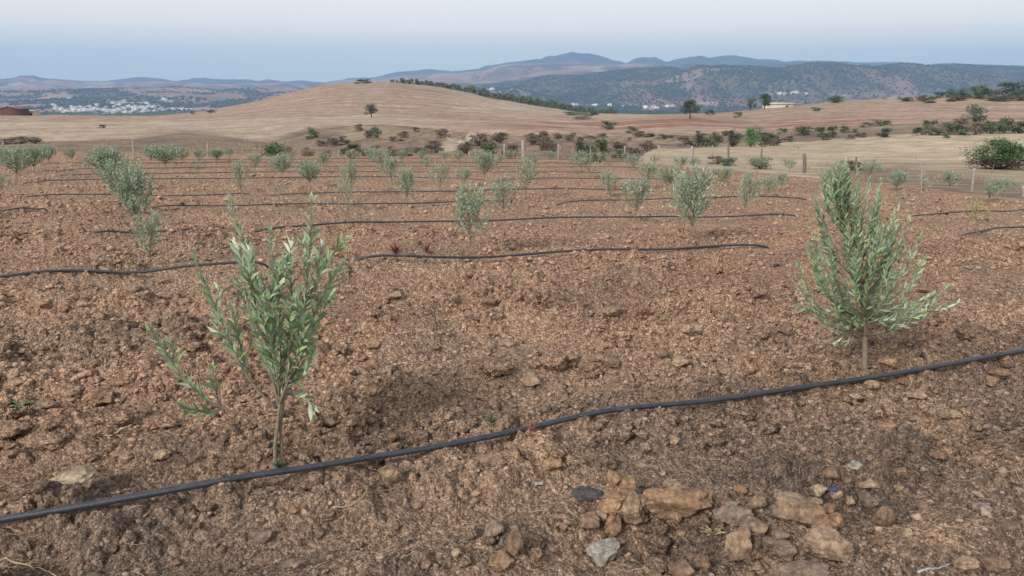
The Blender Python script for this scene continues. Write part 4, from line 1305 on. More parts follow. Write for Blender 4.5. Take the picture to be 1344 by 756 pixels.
def build_bits():
    GW = 'dry stalks lying on the near soil'
    stalk('straw_stalk', [(-10, 733), (30, 738), (55, 747), (75, 760)], .0032, M_STRAW, 'curved thick straw stalk at the bottom left corner', 'stalk', GW)
    stalk('straw_stalk', [(436, 668), (470, 658), (500, 644), (522, 640)], .0026, M_STRAW, 'bent tan straw stalk below the rounded tan stone', 'stalk', GW)
    stalk('straw_stalk', [(486, 722), (505, 718), (518, 714)], .002, M_STRAW, 'short straw piece at the bottom, left of the long thin stalk', 'stalk', GW)
    stalk('straw_stalk', [(525, 738), (560, 725), (588, 712)], .002, M_STRAW, 'long thin straw stalk at the bottom middle', 'stalk', GW)
    stalk('straw_stalk', [(1138, 686), (1170, 692), (1220, 696), (1262, 691), (1300, 690)], .0018, M_STRAW, 'long pale straw stalk lying right of the upright brown stone', 'stalk', GW)
    stalk('white_stick', [(1204, 754), (1225, 748), (1248, 741)], .0045, M_FLAKE, 'white stick at the bottom edge on the right', 'stick', GW)
    stalk('straw_stalk', [(378, 608), (395, 606), (418, 605)], .0022, M_STRAW, 'straight straw stalk behind the pipe at the leggy sapling base', 'stalk', GW)
    stalk('straw_stalk', [(436, 626), (460, 613), (478, 606)], .0022, M_STRAW, 'straw stalk poking under the pipe right of the leggy sapling', 'stalk', GW)
    stalk('dry_twig', [(744, 606), (760, 613), (782, 619), (788, 632)], .0022, M_STRAW, 'bent dry twig left of the stone heap', 'twig', GW)
    stalk('dry_twig', [(835, 652), (860, 648), (885, 644), (905, 650)], .0018, M_STRAW, 'thin dry twig lying along the back of the long boulder', 'twig', GW)
    stalk('dry_twig', [(846, 684), (880, 683), (918, 679)], .0022, M_STRAW, 'thin dry twig along the foot of the long boulder', 'twig', GW)
    stalk('dry_twig', [(745, 672), (765, 685), (785, 695)], .0018, M_STRAW, 'thin straw twig left of the ochre heap stones', 'twig', GW)
    stalk('dry_twig', [(621, 423), (640, 424), (663, 420)], .004, M_STRAW, 'forked whitish twig in the middle of the soil', 'twig', GW)
    stalk('dry_twig', [(600, 468), (612, 460), (622, 453)], .0032, M_STRAW, 'short whitish twig left of the broad sandy mound', 'twig', GW)
    stalk('dry_twig', [(745, 528), (760, 518), (766, 505), (764, 498)], .003, M_STRAW, 'curved pale twig right of the sandy mounds', 'twig', GW)
    stalk('dry_twig', [(720, 530), (745, 523), (770, 517)], .0026, M_STRAW, 'straight pale twig beside the curved one right of the sandy mounds', 'twig', GW)
    stalk('dry_twig', [(918, 432), (940, 432), (954, 438)], .003, M_STRAW, 'hooked pale twig left of the fullest sapling', 'twig', GW)
    stalk('dry_twig', [(1238, 708), (1262, 722), (1290, 730)], .0018, M_STRAW, 'thin grey straw stalk at the lower right', 'stalk', GW)
    stalk('dry_twig', [(882, 690), (888, 702), (905, 712)], .002, M_STRAW, 'pale curled stem inside the dark hollow', 'twig', GW)
    # weeds
    rosette(150, 574, .075, M_THISTLE, 'dry_thistle', 'dry straw-coloured thistle lying on the soil at left', 'thistle', 12, True, .5, 1)
    rosette(122, 576, .045, M_WEED, 'green_thistle', 'pale green young thistle touching the dry thistle', 'thistle', 7, True, .5, 2)
    rosette(936, 706, .060, M_THISTLE, 'dry_thistle', 'dry yellow thistle in the hollow beside the tall blocky stone', 'thistle', 11, True, 1.1, 3)
    rosette(645, 557, .075, M_WEED, 'grass_tuft', 'small green grass tuft behind the near pipe in the middle', 'grass tuft', 34, False, 1.25, 4)
    rosette(52, 497, .08, M_WEED, 'green_weed', 'low green weed behind the big crumbly clod, the upper of two', 'weed', 16, True, .3, 5)
    rosette(28, 536, .08, M_WEED, 'green_weed', 'low green weed at the left border below the other one', 'weed', 16, True, .3, 6)
    rosette(694, 578, .085, M_REDWEED, 'red_weed', 'small reddish weed growing against the near pipe', 'weed', 80, False, .8, 7)
    rosette(520, 335, .17, M_REDWEED, 'red_weed', 'reddish dry weed behind the second pipe, the left and darker of the pair', 'weed', 60, False, 1.1, 8)
    rosette(560, 333, .17, M_REDWEED, 'red_weed', 'reddish dry weed behind the second pipe, the right and sparser of the pair', 'weed', 30, False, 1.1, 9)
    rosette(885, 704, .05, M_REDWEED, 'red_weed', 'dark reddish weed at the bottom of the stone hollow', 'weed', 22, False, .8, 10)
    rosette(646, 612, .025, M_WEED, 'green_weed', 'tiny green seedling on the flat tan stone by the near pipe', 'weed', 6, True, .8, 11)
    # litter
    rg = np.random.default_rng(8)
    def scrap(px, py, w, d, name, mat, lab, cat, seed):
        rg = np.random.default_rng(seed)
        g = ground_at(px, py)
        n, m = 12, 6
        u, v = np.meshgrid(np.linspace(-1, 1, n), np.linspace(-1, 1, m))
        z = (fbm(u * 1.7 + seed, v * 2.3, 3, seed) - .5) * w * .5 + .006
        e = 1 - .35 * vnoise(u * 3, v * 2 + 5, seed + 3)
        X, Y_ = u * w * e, v * d * e
        top = np.stack([X.ravel(), Y_.ravel(), z.ravel()], 1)
        Vv = np.concatenate([top, top - np.array([0, 0, .0012])])
        f = grid_faces(m, n)
        i = np.arange(n * m).reshape(m, n)
        ring = np.concatenate([i[0, :-1], i[:-1, -1], i[-1, :0:-1], i[:0:-1, 0]])
        side = np.stack([ring, np.roll(ring, -1), np.roll(ring, -1) + n * m, ring + n * m], 1)
        o = link(name, mesh_from(name, Vv, [f, f[:, ::-1] + n * m, side], mat, None, True), None, g + np.array([0, 0, .016 if w < .04 else .045]))
        tag(o, lab, cat)
    scrap(1084, 655, .052, .024, 'plastic_scrap', M_BLUE, 'crumpled blue plastic scrap lying behind the blocky stones', 'plastic scrap', 3)
    scrap(707, 641, .021, .013, 'pale_flake', M_FLAKE, 'bluish white flat flake left of the stone heap', 'flake', 5)
    scrap(1130, 627, .012, .008, 'plastic_scrap', M_BLUE, 'tiny dark blue scrap just below the bluish white stone', 'plastic scrap', 9)


# ------------------------------------------------------------------ fence posts
POSTS = [  # px, base y, top y, width px, tone, lean px
    (3, 206, 187, 2.6, 'l', 1), (72, 206, 191, 2, 'l', -1), (176, 207, 185, 2.6, 'l', -2), (227, 206, 189, 2, 'l', 0), (273, 206, 188, 2.2, 'l', 0), (359, 206, 194, 2.2, 'l', 0), (445, 207, 197, 2, 'l', 0),
    (624, 208, 196, 2, 'l', 0), (662, 208, 189, 3, 'l', 0), (674, 210, 203, 1.8, 'l', 0), (679, 210, 204, 1.8, 'l', 0), (686.5, 209, 184, 4.6, 'l', 0), (733, 210, 189, 2.4, 'l', 0), (775, 213, 191, 2.4, 'l', 0),
    (820, 212, 192, 2.2, 'l', 0), (865, 213, 191, 2.2, 'l', 0), (907, 216, 192, 4.6, 'l', 1.5), (927.5, 222, 208, 2, 'l', 0), (935, 205, 191, 2, 'l', 0), (956, 216, 191, 2.6, 'd', 0), (999, 219, 195, 2.2, 'd', 1), (1056, 227, 202, 4.8, 'd', 0),
    (1124, 226, 206, 2.6, 'd', 0), (1210, 244, 211, 1.8, 'l', -1), (1276, 251, 221, 3.6, 'l', 3), (1343, 258, 244, 4, 'l', 0)]


def build_posts():
    rg = np.random.default_rng(15)
    for k, (px, by, ty, w, tone, lean) in enumerate(POSTS):
        g = ground_at(px, by)
        d = math.hypot(g[1], 1.5)
        top = at_depth(px + lean, ty, g[1])
        r = w / F * d * .5
        a = np.array([0, 0, -.15]); b = top - g
        P = catmull([a, b * .35 + rg.normal(0, r * .15, 3), b * .7 + rg.normal(0, r * .15, 3), b], 9)
        sec = np.linspace(1.06, .92, 9) * r
        V, Q, T = tube(P, sec, 7 if k % 2 else 4)
        V[-1] += np.array([0, 0, r * .3])
        o = link('fence_post', mesh_from('fence_post', V, [Q, T], M_POST if tone == 'l' else M_POSTD, None, False), None, g)
        word = 'pale weathered' if tone == 'l' else 'dark'
        size = 'thick' if w > 4 else 'slim'
        lab = f'{size} {word} fence post at the field edge, {ordn(k + 1)} from the left'
        if k == 24: lab = 'leaning pale fence post in front of the large right shrub'
        if k == 21: lab = 'thick dark fence post standing before the pale stubble strip'
        if k == 16: lab = 'thick pale double-faced fence post behind the fullest second-row sapling'
        tag(o, lab, 'fence post', 'fence posts along the field edge')


# ------------------------------------------------------------------ bushes and trees
def blob_crown(rg, n, clumps, leaf, flat=.8, hollow=.35):
    """leaf-clump cloud inside a unit-wide, unit-high envelope standing on z = 0"""
    C = []
    for i in range(clumps):
        a = rg.uniform(0, 6.28); r = math.sqrt(rg.random()) * .36
        z = rg.uniform(.06, .80)
        rr = rg.uniform(.14, .26) * (1 - .5 * abs(z - .45))
        C.append((math.cos(a) * r * (1.2 - .6 * z), math.sin(a) * r * (1.15 - .5 * z), z, rr))
    C = np.array(C)
    k = rg.integers(0, clumps, n)
    d = rg.normal(size=(n, 3)); d /= np.linalg.norm(d, axis=1)[:, None]
    rad = C[k, 3] * (rg.random(n) ** hollow) * (1 + .25 * rg.normal(size=n))
    P = C[k, :3] + d * rad[:, None] * np.array([1, 1, flat])
    P[:, 2] = np.clip(P[:, 2], .0, None)
    D = d + rg.normal(0, .7, (n, 3)) + np.array([0, 0, .35]); D /= np.linalg.norm(D, axis=1)[:, None]
    Nn = rg.normal(size=(n, 3)) + d * .8; Nn -= D * np.sum(Nn * D, 1)[:, None]; Nn /= np.linalg.norm(Nn, axis=1)[:, None]
    tint = rg.uniform(.75, 1.3, clumps)[k][:, None] * rg.uniform(.75, 1.25, n)[:, None] * np.ones(3)
    V, Q, T, Cc = leaves(P, D, Nn, leaf * rg.uniform(.6, 1.3, n), leaf * .62 * rg.uniform(.7, 1.2, n), tint, False)
    return V, T, Cc, C


def bush_proto(seed, n, clumps, leaf, mat, flat=.8):
    rg = np.random.default_rng(seed)
    V, T, Cc, C = blob_crown(rg, n, clumps, leaf, flat)
    return mesh_from('shrub_foliage', V, [T], mat, Cc), C


def stem_mesh(C, seed, r=.012, mat=None):
    a = Acc(); rg = np.random.default_rng(seed)
    for c in C:
        b = rg.normal(0, .03, 3) * np.array([1, 1, 0]) + np.array([0, 0, -.03])
        a.tube(catmull([b, c[:3] * np.array([.6, .6, .45]), c[:3]], 6), np.linspace(r, r * .35, 6), 5)
    return a.mesh('shrub_stems', mat or M_WOOD, True)


def tree_trunk(seed, C, h=.36, r=.03):
    a = Acc(); rg = np.random.default_rng(seed)
    top = np.array([rg.normal(0, .02), rg.normal(0, .02), h])
    a.tube(catmull([(0, 0, -.05), (rg.normal(0, .01), 0, h * .5), top], 8), np.linspace(r * 1.15, r * .75, 8), 8)
    for c in C[:7]:
        a.tube(catmull([top * .95, (top + c[:3]) / 2 + np.array([0, 0, -.03]), c[:3]], 7), np.linspace(r * .6, r * .15, 7), 5)
    return a.mesh('tree_trunk', M_WOOD, True)


MATS = {'b': M_BUSH, 't': M_TREE, 'g': M_GREEN, 'd': M_DRY, 's': M_SILVER}
COLW = {'b': 'green', 't': 'dark green', 'g': 'bright green', 'd': 'dry brown', 's': 'grey-green'}
# left px, right px, top py, base py, material, label (None: from its place)
BUSH = [
    (0, 20, 182, 190, 'd', 'dark dry shrub at the left border beyond the fence'), (16, 40, 181, 190, 'd', 'dark dry shrub, middle one of the low hedge-like row at left'), (36, 55, 182, 190, 'd', 'dark dry shrub ending the low row at left'),
    (131, 140, 164, 169, 'd', 'lone tiny dark shrub on the pale stubble at left'),
    (403, 418, 163, 178, 'b', 'round green shrub on the slope left of the lone hill tree'), (466, 478, 164, 173, 'b', 'small low shrub directly below the lone hill tree'), (482, 500, 166, 183, 's', 'grey-green shrub on the bank below the lone hill tree'), (479, 492, 174, 186, 'd', 'dry brown shrub tucked under the grey-green bank shrub'),
    (346, 372, 186, 206, 'g', 'green shrub behind the field edge left of the gully'), (372, 384, 196, 204, 'd', None), (415, 430, 184, 192, 'd', None), (430, 446, 180, 192, 'd', None), (444, 456, 178, 186, 'd', None),
    (458, 474, 189, 204, 't', 'dark shrub at the gully foot left of centre'), (472, 488, 193, 205, 'd', None), (488, 500, 190, 200, 'd', None), (511, 522, 185, 192, 'd', None), (521, 530, 186, 191, 'd', None),
    (571, 588, 175, 188, 'd', 'dark bush on the bank left of the pale bare gully'), (560, 581, 187, 202, 'd', None), (540, 560, 193, 204, 'd', None), (505, 522, 194, 205, 'd', None), (524, 540, 196, 206, 'b', None), (446, 458, 196, 205, 'b', None), (396, 412, 198, 206, 'd', None), (420, 436, 198, 206, 'd', None),
    (602, 622, 184, 202, 'd', None), (616, 640, 178, 196, 'd', None), (632, 654, 186, 206, 'b', None), (646, 668, 178, 194, 'd', None), (652, 668, 174, 182, 'd', None), (660, 682, 188, 207, 'd', None), (688, 708, 178, 196, 'd', 'broad dry bush behind the thick pale post'), (700, 724, 177, 200, 'd', None), (716, 728, 184, 206, 'd', None), (724, 738, 178, 187, 'd', None),
    (740, 753, 182, 193, 'd', None), (762, 784, 179, 188, 's', 'grey-green shrub above the big gully bush'), (752, 778, 188, 213, 't', 'big dark green bush in the gully, its left half'), (772, 800, 185, 214, 'b', 'big dark green bush in the gully, its right half'), (757, 766, 188, 194, 'b', None), (800, 822, 184, 198, 'd', None), (820, 838, 192, 206, 'd', None), (838, 860, 186, 198, 'd', None), (804, 826, 196, 208, 's', None),
    (788, 810, 159, 170, 's', 'wide low olive bush on the red slope'), (823, 837, 165, 174, 'b', 'small green bush right of the wide low one on the red slope'), (740, 764, 148, 153, 's', 'flat grey bush strip below the ridge row end'), (762, 788, 146, 153, 's', 'flat grey bush at the end of the ridge row'), (754, 774, 154, 158, 's', None),
    (926, 936, 145, 151, 't', 'tiny dark bush right of the lone round tree'), (963, 973, 148, 155, 'b', 'tiny bush on the slope between lone tree and tree pair'),
    (890, 906, 180, 193, 'd', None), (904, 924, 177, 193, 't', 'dark shrub left end of the shrub line before the red slope'), (922, 934, 182, 193, 'b', None), (930, 948, 175, 193, 'b', None), (950, 972, 174, 194, 't', 'darkest shrub in the shrub line, left of the bright green one'), (975, 996, 168, 194, 'g', 'bright green rounded shrub standing out in the shrub line'), (996, 1012, 178, 193, 'd', None), (1002, 1024, 174, 190, 't', None), (1020, 1032, 170, 177, 'b', None), (1028, 1042, 178, 185, 'd', None),
    (1043, 1068, 169, 180, 'b', None), (1068, 1084, 169, 181, 'b', None), (1082, 1098, 166, 181, 't', None), (1100, 1114, 167, 176, 'b', None), (1112, 1122, 177, 183, 'd', None), (1126, 1138, 175, 181, 'd', None), (1130, 1146, 162, 169, 's', None), (1146, 1168, 160, 168, 'g', 'lighter flat shrub on the red slope right of centre'), (1150, 1170, 169, 181, 't', None),
    (1200, 1216, 170, 180, 't', None), (1212, 1228, 161, 174, 'b', None), (1218, 1234, 172, 180, 'b', None), (1234, 1256, 164, 179, 'b', None), (1250, 1274, 166, 180, 's', None), (1270, 1290, 166, 180, 'd', None), (1288, 1312, 162, 179, 'b', None), (1306, 1328, 159, 178, 't', None), (1324, 1350, 163, 179, 't', None),
    (1266, 1291, 141, 163, 's', 'round grey-green bush alone on the right slope'), (1252, 1270, 158, 166, 'd', None),
    (1086, 1107, 127, 135, 'b', 'shrub on the skyline of the right slope by the pale quarry'), (1064, 1078, 142, 147, 's', None), (1180, 1200, 128, 133, 's', None), (1208, 1226, 128, 135, 'b', None), (1200, 1212, 127, 132, 'd', None),
    (1226, 1240, 121, 128, 'b', None), (1240, 1256, 118, 128, 'b', None), (1254, 1270, 116, 127, 's', None), (1268, 1284, 115, 129, 'b', None), (1280, 1298, 113, 130, 'b', None), (1296, 1312, 117, 130, 's', None), (1308, 1342, 109, 127, 't', 'largest dark bush on top of the right hill'), (1328, 1352, 116, 132, 'b', None), (1244, 1266, 126, 133, 'd', None), (1296, 1320, 126, 133, 'd', None),
    (468, 486, 104, 110, 't', 'dark clump of trees on the top of the middle hill'), (411, 419, 109, 113, 't', 'tiny dark bush on the left shoulder of the middle hill'),
    (1100, 1130, 212, 224, 'd', None), (930, 950, 206, 216, 'd', None), (945, 966, 207, 218, 's', None), (985, 1012, 208, 222, 'g', 'leafy green weed bush around the dark post right of the second-row sapling'),
    (250, 256, 147, 150, 'd', None), (272, 284, 144, 148, 'd', None), (106, 124, 148, 151, 't', None),
]


def build_bushes():
    protos = {}
    for m, mat in MATS.items():
        protos[m] = [bush_proto(70 + 9 * i + ord(m), 900, 12, .085, mat, .85) for i in range(3)]
    stems = {m: [stem_mesh(p[1], 5 + i) for i, p in enumerate(protos[m])] for m in protos}
    cnt = {}
    order = sorted(range(len(BUSH)), key=lambda i: BUSH[i][0])
    zone = lambda l, b: ('on the gully bank' if 380 < l < 870 and b > 172 else 'in the shrub line before the red slope' if l >= 870 and 150 < b < 195 else 'on the right hilltop' if l > 1040 and b < 150
                         else 'along the field edge' if b >= 204 else 'on the left hillside' if l < 400 else 'on the red slope')
    for i in order:
        l, r, t, b, m, lab = BUSH[i]
        cx = (l + r) / 2
        g = ground_at(cx, b - .5)
        d = math.hypot(g[1], 3)
        W = (r - l) / F * d; H = (b - t) / F * d
        k = i % 3
        rz = random.uniform(0, 6.28)
        s = (W * 1.42, W * 1.2, H * (.92 if (m == 'd' and 380 < l < 870) else 1.12))
        big = (r - l) > 17
        z = zone(l, b)
        if lab is None:
            cnt[(z, m)] = cnt.get((z, m), 0) + 1
            lab = f'{ordn(cnt[(z, m)])} {COLW[m]} shrub from the left {z}'
        me = protos[m][k][0]
        if big:
            e = bpy.data.objects.new('shrub', None); col.objects.link(e)
            e.location = g; e.scale = s; e.rotation_euler[2] = rz
            link('foliage', me, e); link('stems', stems[m][k], e)
        else:
            e = link('shrub', me, None, g); e.scale = s; e.rotation_euler[2] = rz
        tag(e, lab, 'shrub', 'shrubs on the slopes beyond the field')
    rg = np.random.default_rng(123)
    for i in range(80):
        if i < 48: x, y = rg.uniform(400, 875), rg.uniform(174, 204)
        elif i < 62: x, y = rg.uniform(880, 1340), rg.uniform(176, 184)
        else: x, y = rg.uniform(1180, 1344), rg.uniform(124, 134)
        if 585 < x < 632 and y < 200: continue
        g = ground_at(x, y); d = g[1]
        W = rg.uniform(7, 19) / F * d; H = rg.uniform(2.5, 6.5) / F * d
        m = 'd' if rg.random() < .7 else 'b'
        o = link('scrub', protos[m][i % 3][0], None, g - np.array([0, 0, .08])); o.scale = (W * 1.2, W * 1.2, H * 1.3); o.rotation_euler[2] = rg.uniform(0, 6.28)
        tag(o, ['low dry scrub clump on the gully bank beyond the field', 'low scrub clump under the shrub line on the red slope', 'low scrub clump on top of the right hill'][0 if i < 48 else 1 if i < 62 else 2], 'scrub', 'low scrub clumps on the slopes')
    # the large shrub at the right, close enough to show fine twigs
    g = ground_at(1310, 222)
    d = g[1]
    rg = np.random.default_rng(44)
    e = bpy.data.objects.new('shrub', None); col.objects.link(e); e.location = g
    V, T, Cc, C = blob_crown(rg, 7000, 34, .040, .9, .45)
    W, H = 78 / F * d, 37 / F * d
    sc3 = np.array([W * 1.1, W * 1.0, H * 1.15])
    V = V * sc3
    low = V[T[:, 0], 2] < H * .36
    f1 = mesh_from('foliage', V, [T[~low]], M_GREEN, Cc * .8); f2 = mesh_from('dry_foliage', V, [T[low]], M_DRY, Cc * .7)
    link('foliage', f1, e); o2 = link('dry_foliage', f2, e); o2['label'] = 'dark dry twiggy skirt under the green top'
    C2 = C.copy(); C2[:, :3] *= sc3
    link('stems', stem_mesh(C2, 3, .02), e)
    tag(e, 'largest green shrub with a dark dry base, on the stubble at the right border', 'shrub', 'shrubs on the slopes beyond the field')

    # single trees
    trees = [(488, 154, 137, 20, 's', 'lone rounded tree standing on the middle hill slope'), (906, 154.5, 131, 23, 't', 'lone dark round tree before the valley, on a short trunk'),
             (985, 145, 129, 13, 's', 'smaller bluish tree of the pair by the white shed'), (1003, 143, 124, 19, 't', 'taller dark tree of the pair by the white shed')]
    for i, (px, by, ty, w, m, lab) in enumerate(trees):
        g = ground_at(px, by)
        if px > 960: g = at_depth(px, by, 236.)
        rg = np.random.default_rng(90 + i)
        V, T, Cc, C = blob_crown(rg, 1500, 16, .075, .8, .4)
        d = g[1]; W = w / F * d; H = (by - ty) / F * d
        V[:, 2] = .22 + V[:, 2] * .8
        C[:, 2] = .22 + C[:, 2] * .8
        s = np.array([W * 1.12, W * 1.12, H * 1.04])
        e = bpy.data.objects.new('tree', None); col.objects.link(e); e.location = g; e.scale = s
        link('crown', mesh_from('tree_crown', V, [T], MATS[m], Cc), e)
        link('trunk', tree_trunk(8 + i, C, .34, .035), e)
        tag(e, lab, 'tree')
    # olive row along the ridge
    ps = [bush_proto(300 + i, 420, 18, .16, M_SILVER, .9)[0] for i in range(4)]
    line = [(512, 109), (545, 110), (580, 115.5), (615, 123), (650, 130.5), (690, 137.5), (730, 143.5), (770, 148), (812, 150.5)]
    lx = np.array(line)
    rg = np.random.default_rng(17)
    xs = np.arange(513, 812, 4.6)
    for i, x in enumerate(xs):
        x = x + rg.normal(0, .8)
        y = np.interp(x, lx[:, 0], lx[:, 1])
        d = float(Yc(x)) * 1.0
        c = (x - 672) / F * CP
        X = c * d
        z = surf(X, d)
        h = np.interp(x, [510, 540, 600, 700, 812], [1.7, 2.4, 2.8, 3.1, 1.8]) * rg.uniform(.75, 1.25)
        o = link('olive_tree', ps[i % 4], None, (X, d, z - .1)); w = h * rg.uniform(.8, 1.15)
        o.scale = (w, w, h); o.rotation_euler[2] = rg.uniform(0, 6.28)
        tag(o, 'small round olive tree in the long row along the hill ridge', 'tree', 'olive trees in the row along the ridge')


# ------------------------------------------------------------------ buildings
def house_mesh(name, w, d, h, rg, wing=False, openings=True):
    """flat-roofed village house: walls, parapet rim, roof-stair box; returns wall mesh and openings mesh"""
    a = Acc()
    def box(x0, x1, y0, y1, z0, z1):
        V = np.array([(x, y, z) for z in (z0, z1) for y in (y0, y1) for x in (x0, x1)], float)
        a.add(V, np.array([[0, 1, 5, 4], [1, 3, 7, 5], [3, 2, 6, 7], [2, 0, 4, 6], [4, 5, 7, 6], [0, 2, 3, 1]]))
    t = .25
    box(-w / 2, w / 2, -d / 2, d / 2, -8, h)
    box(-w / 2 - .1, w / 2 + .1, -d / 2 - .1, -d / 2 + t, h, h + .7); box(-w / 2 - .1, w / 2 + .1, d / 2 - t, d / 2 + .1, h, h + .7)
    box(-w / 2 - .1, -w / 2 + t, -d / 2 + t, d / 2 - t, h, h + .7); box(w / 2 - t, w / 2 + .1, -d / 2 + t, d / 2 - t, h, h + .7)
    sx = rg.uniform(-.2, .2) * w
    box(sx - w * .16, sx + w * .16, -d * .1, d * .2, h, h + 2.3)
    return a.mesh(name, None)


def openings_mesh(w, d, h, rg):
    a = Acc()
    n = max(2, int(w / 3))
    for st in range(max(1, int(h / 3))):
        for i in range(n):
            x = -w / 2 + (i + .5) * w / n; z0 = st * 3 + .9; y = -d / 2 - .03
            V = np.array([(x - .55, y, z0), (x + .55, y, z0), (x + .55, y, z0 + 1.3), (x - .55, y, z0 + 1.3), (x - .55, y + .1, z0), (x + .55, y + .1, z0), (x + .55, y + .1, z0 + 1.3), (x - .55, y + .1, z0 + 1.3)], float)
            a.add(V, np.array([[0, 1, 2, 3], [0, 4, 5, 1], [1, 5, 6, 2], [2, 6, 7, 3], [3, 7, 4, 0]]))
    return a.mesh('window', M_PANE)


def build_houses():
    rg = np.random.default_rng(61)
    protos = []
    for i in range(7):
        w, d, h = rg.uniform(8, 15), rg.uniform(8, 12), rg.choice([3.2, 6.2, 6.4, 9.2])
        me = house_mesh('house', w, d, h, rg); me.materials.append(M_CREAM if i % 4 == 3 else M_WHITE)
        protos.append((me, openings_mesh(w, d, h, rg)))
    spots = []
    for _ in range(150):                                                    # the town on the left
        x = rg.normal(160, 50); y = rg.normal(145.5, 3.6)
        if 70 < x < 262 and 137 < y < 152: spots.append((x, y, 'town'))
    spots += [(76, 129.5, 'slope'), (82, 129, 'slope'), (72, 131.5, 'slope'), (92, 132, 'slope'), (216, 131.5, 'slope'), (218, 133, 'slope'), (70, 139.5, 'town'), (72, 141, 'town'), (86, 141, 'town'), (118, 142, 'town'), (148, 137.5, 'town')]
    spots += [(98 + 3.4 * i, 148 + rg.normal(0, .9), 'town') for i in range(9)] + [(130 + 3.1 * i, 148.5 + rg.normal(0, 1.3), 'town') for i in range(20)]
    spots += [(230 + 5 * i, 144.5 + rg.normal(0, .6), 'town') for i in range(4)]
    mid = [(752, 136), (757, 135.5), (779, 137), (782, 138), (800, 138.5), (813, 140), (818, 140.5), (847, 142.5), (858, 141.5), (862, 142), (876, 141), (882, 141.5), (646, 116), (640, 117), (1024, 124.5), (1030, 126), (1040, 124.5), (1044, 123.5), (1058, 125)]
    spots += [(x, y, 'valley') for x, y in mid]
    n = 0
    for k, (x, y, zn) in enumerate(spots):
        g = ground_at(x, y)
        if g[1] < 1000 or g[1] > 4200: continue
        me, op = protos[int(rg.integers(0, 7))]
        o = bpy.data.objects.new('house', me); col.objects.link(o)
        o.location = g; o.rotation_euler[2] = rg.normal(0, .5)
        s = rg.uniform(.75, 1.15) * g[1] / 2100; o.scale = (s, s, s)
        w = link('window', op, o); w['kind'] = 'stuff'
        lab = {'town': 'small flat-roofed whitewashed house packed into the far left valley town', 'slope': 'white flat-roofed house alone on the far slope above the town', 'valley': 'white flat-roofed farmhouse in the valley before the wooded hill'}[zn]
        tag(o, lab, 'house', {'town': 'houses of the far town', 'slope': 'houses above the town', 'valley': 'farmhouses in the middle valley'}[zn])
        n += 1
    # the dark red brick shed at the left end of the hill
    g = at_depth(20, 150.4, 286.)
    mpp = 288. / F
    e = bpy.data.objects.new('brick_shed', None); col.objects.link(e); e.location = g
    W, H1, H2, D = 26 * mpp, 7.0 * mpp, 10 * mpp, 5.
    a = Acc()
    V = np.array([(-W / 2, -D / 2, -1.5), (W / 2, -D / 2, -1.5), (W / 2, -D / 2, H1), (-W * .08, -D / 2, H2), (-W / 2, -D / 2, H1),
                  (-W / 2, D / 2, -1.5), (W / 2, D / 2, -1.5), (W / 2, D / 2, H1), (-W * .08, D / 2, H2), (-W / 2, D / 2, H1)])
    a.add(V, np.array([[0, 1, 2, 4], [6, 5, 9, 7], [1, 6, 7, 2], [5, 0, 4, 9]]), np.array([[2, 3, 4], [7, 9, 8]]))
    link('wall', a.mesh('shed_wall', M_RED), e)
    b = Acc()
    o_, th = .35, .12
    for (p, q) in (((-W / 2 - o_, H1 - .16), (-W * .08, H2 + .02)), ((-W * .08, H2 + .02), (W / 2 + o_, H1 - .12))):
        V = np.array([(p[0], s, p[1] + t) for s in (-D / 2 - o_, D / 2 + o_) for t in (.03, .03 + th)] + [(q[0], s, q[1] + t) for s in (-D / 2 - o_, D / 2 + o_) for t in (.03, .03 + th)])
        b.add(V, np.array([[0, 1, 5, 4], [2, 6, 7, 3], [1, 3, 7, 5], [0, 4, 6, 2], [0, 2, 3, 1], [4, 5, 7, 6]]))
    link('roof', b.mesh('shed_roof', M_REDROOF), e)
    tag(e, 'low dark red brick shed with a shallow gable roof at the left border', 'shed')
    # pale low building right beside it, and the white long shed on the right slope
    for (px, py, dd, wpx, hpx, lab) in ((41, 151.5, 292., 14, 5, 'low white shed right beside the dark red shed'), (1021, 141.0, 246., 36, 4.2, 'long white low shed behind the right slope by the tree pair')):
        g = at_depth(px, py, dd); m = dd / F
        e = bpy.data.objects.new('white_shed', None); col.objects.link(e); e.location = g
        W, H, D = wpx * m, hpx * m, 4.
        a = Acc()
        V = np.array([(x, y, z) for z in (-2, H) for y in (-D / 2, D / 2) for x in (-W / 2, W / 2)])
        V[6:, 2] += .35
        a.add(V, np.array([[0, 1, 5, 4], [1, 3, 7, 5], [3, 2, 6, 7], [2, 0, 4, 6], [4, 5, 7, 6]]))
        link('wall', a.mesh('shed_wall', M_CREAM), e)
        b = Acc()
        V = np.array([(x, y, H + .02 + (.35 if y > 0 else 0) * 1.05 + t) for t in (0, .14) for y in (-D / 2 - .3, D / 2 + .3) for x in (-W / 2 - .25, W / 2 + .25)])
        b.add(V, np.array([[0, 1, 5, 4], [1, 3, 7, 5], [3, 2, 6, 7], [2, 0, 4, 6], [4, 5, 7, 6], [0, 2, 3, 1]]))
        link('roof', b.mesh('shed_roof', M_CREAM), e)
        dmesh = Acc()
        for xx in (W * .2,):
            V = np.array([(xx + u, -D / 2 - .03 + v, z) for v in (0, .08) for z in (0.05, H * .62) for u in (0, .8)])
            dmesh.add(V, np.array([[0, 1, 3, 2], [0, 4, 5, 1], [1, 5, 7, 3], [3, 7, 6, 2], [2, 6, 4, 0]]))
        link('door', dmesh.mesh('shed_door', M_PANE), e)
        tag(e, lab, 'shed')


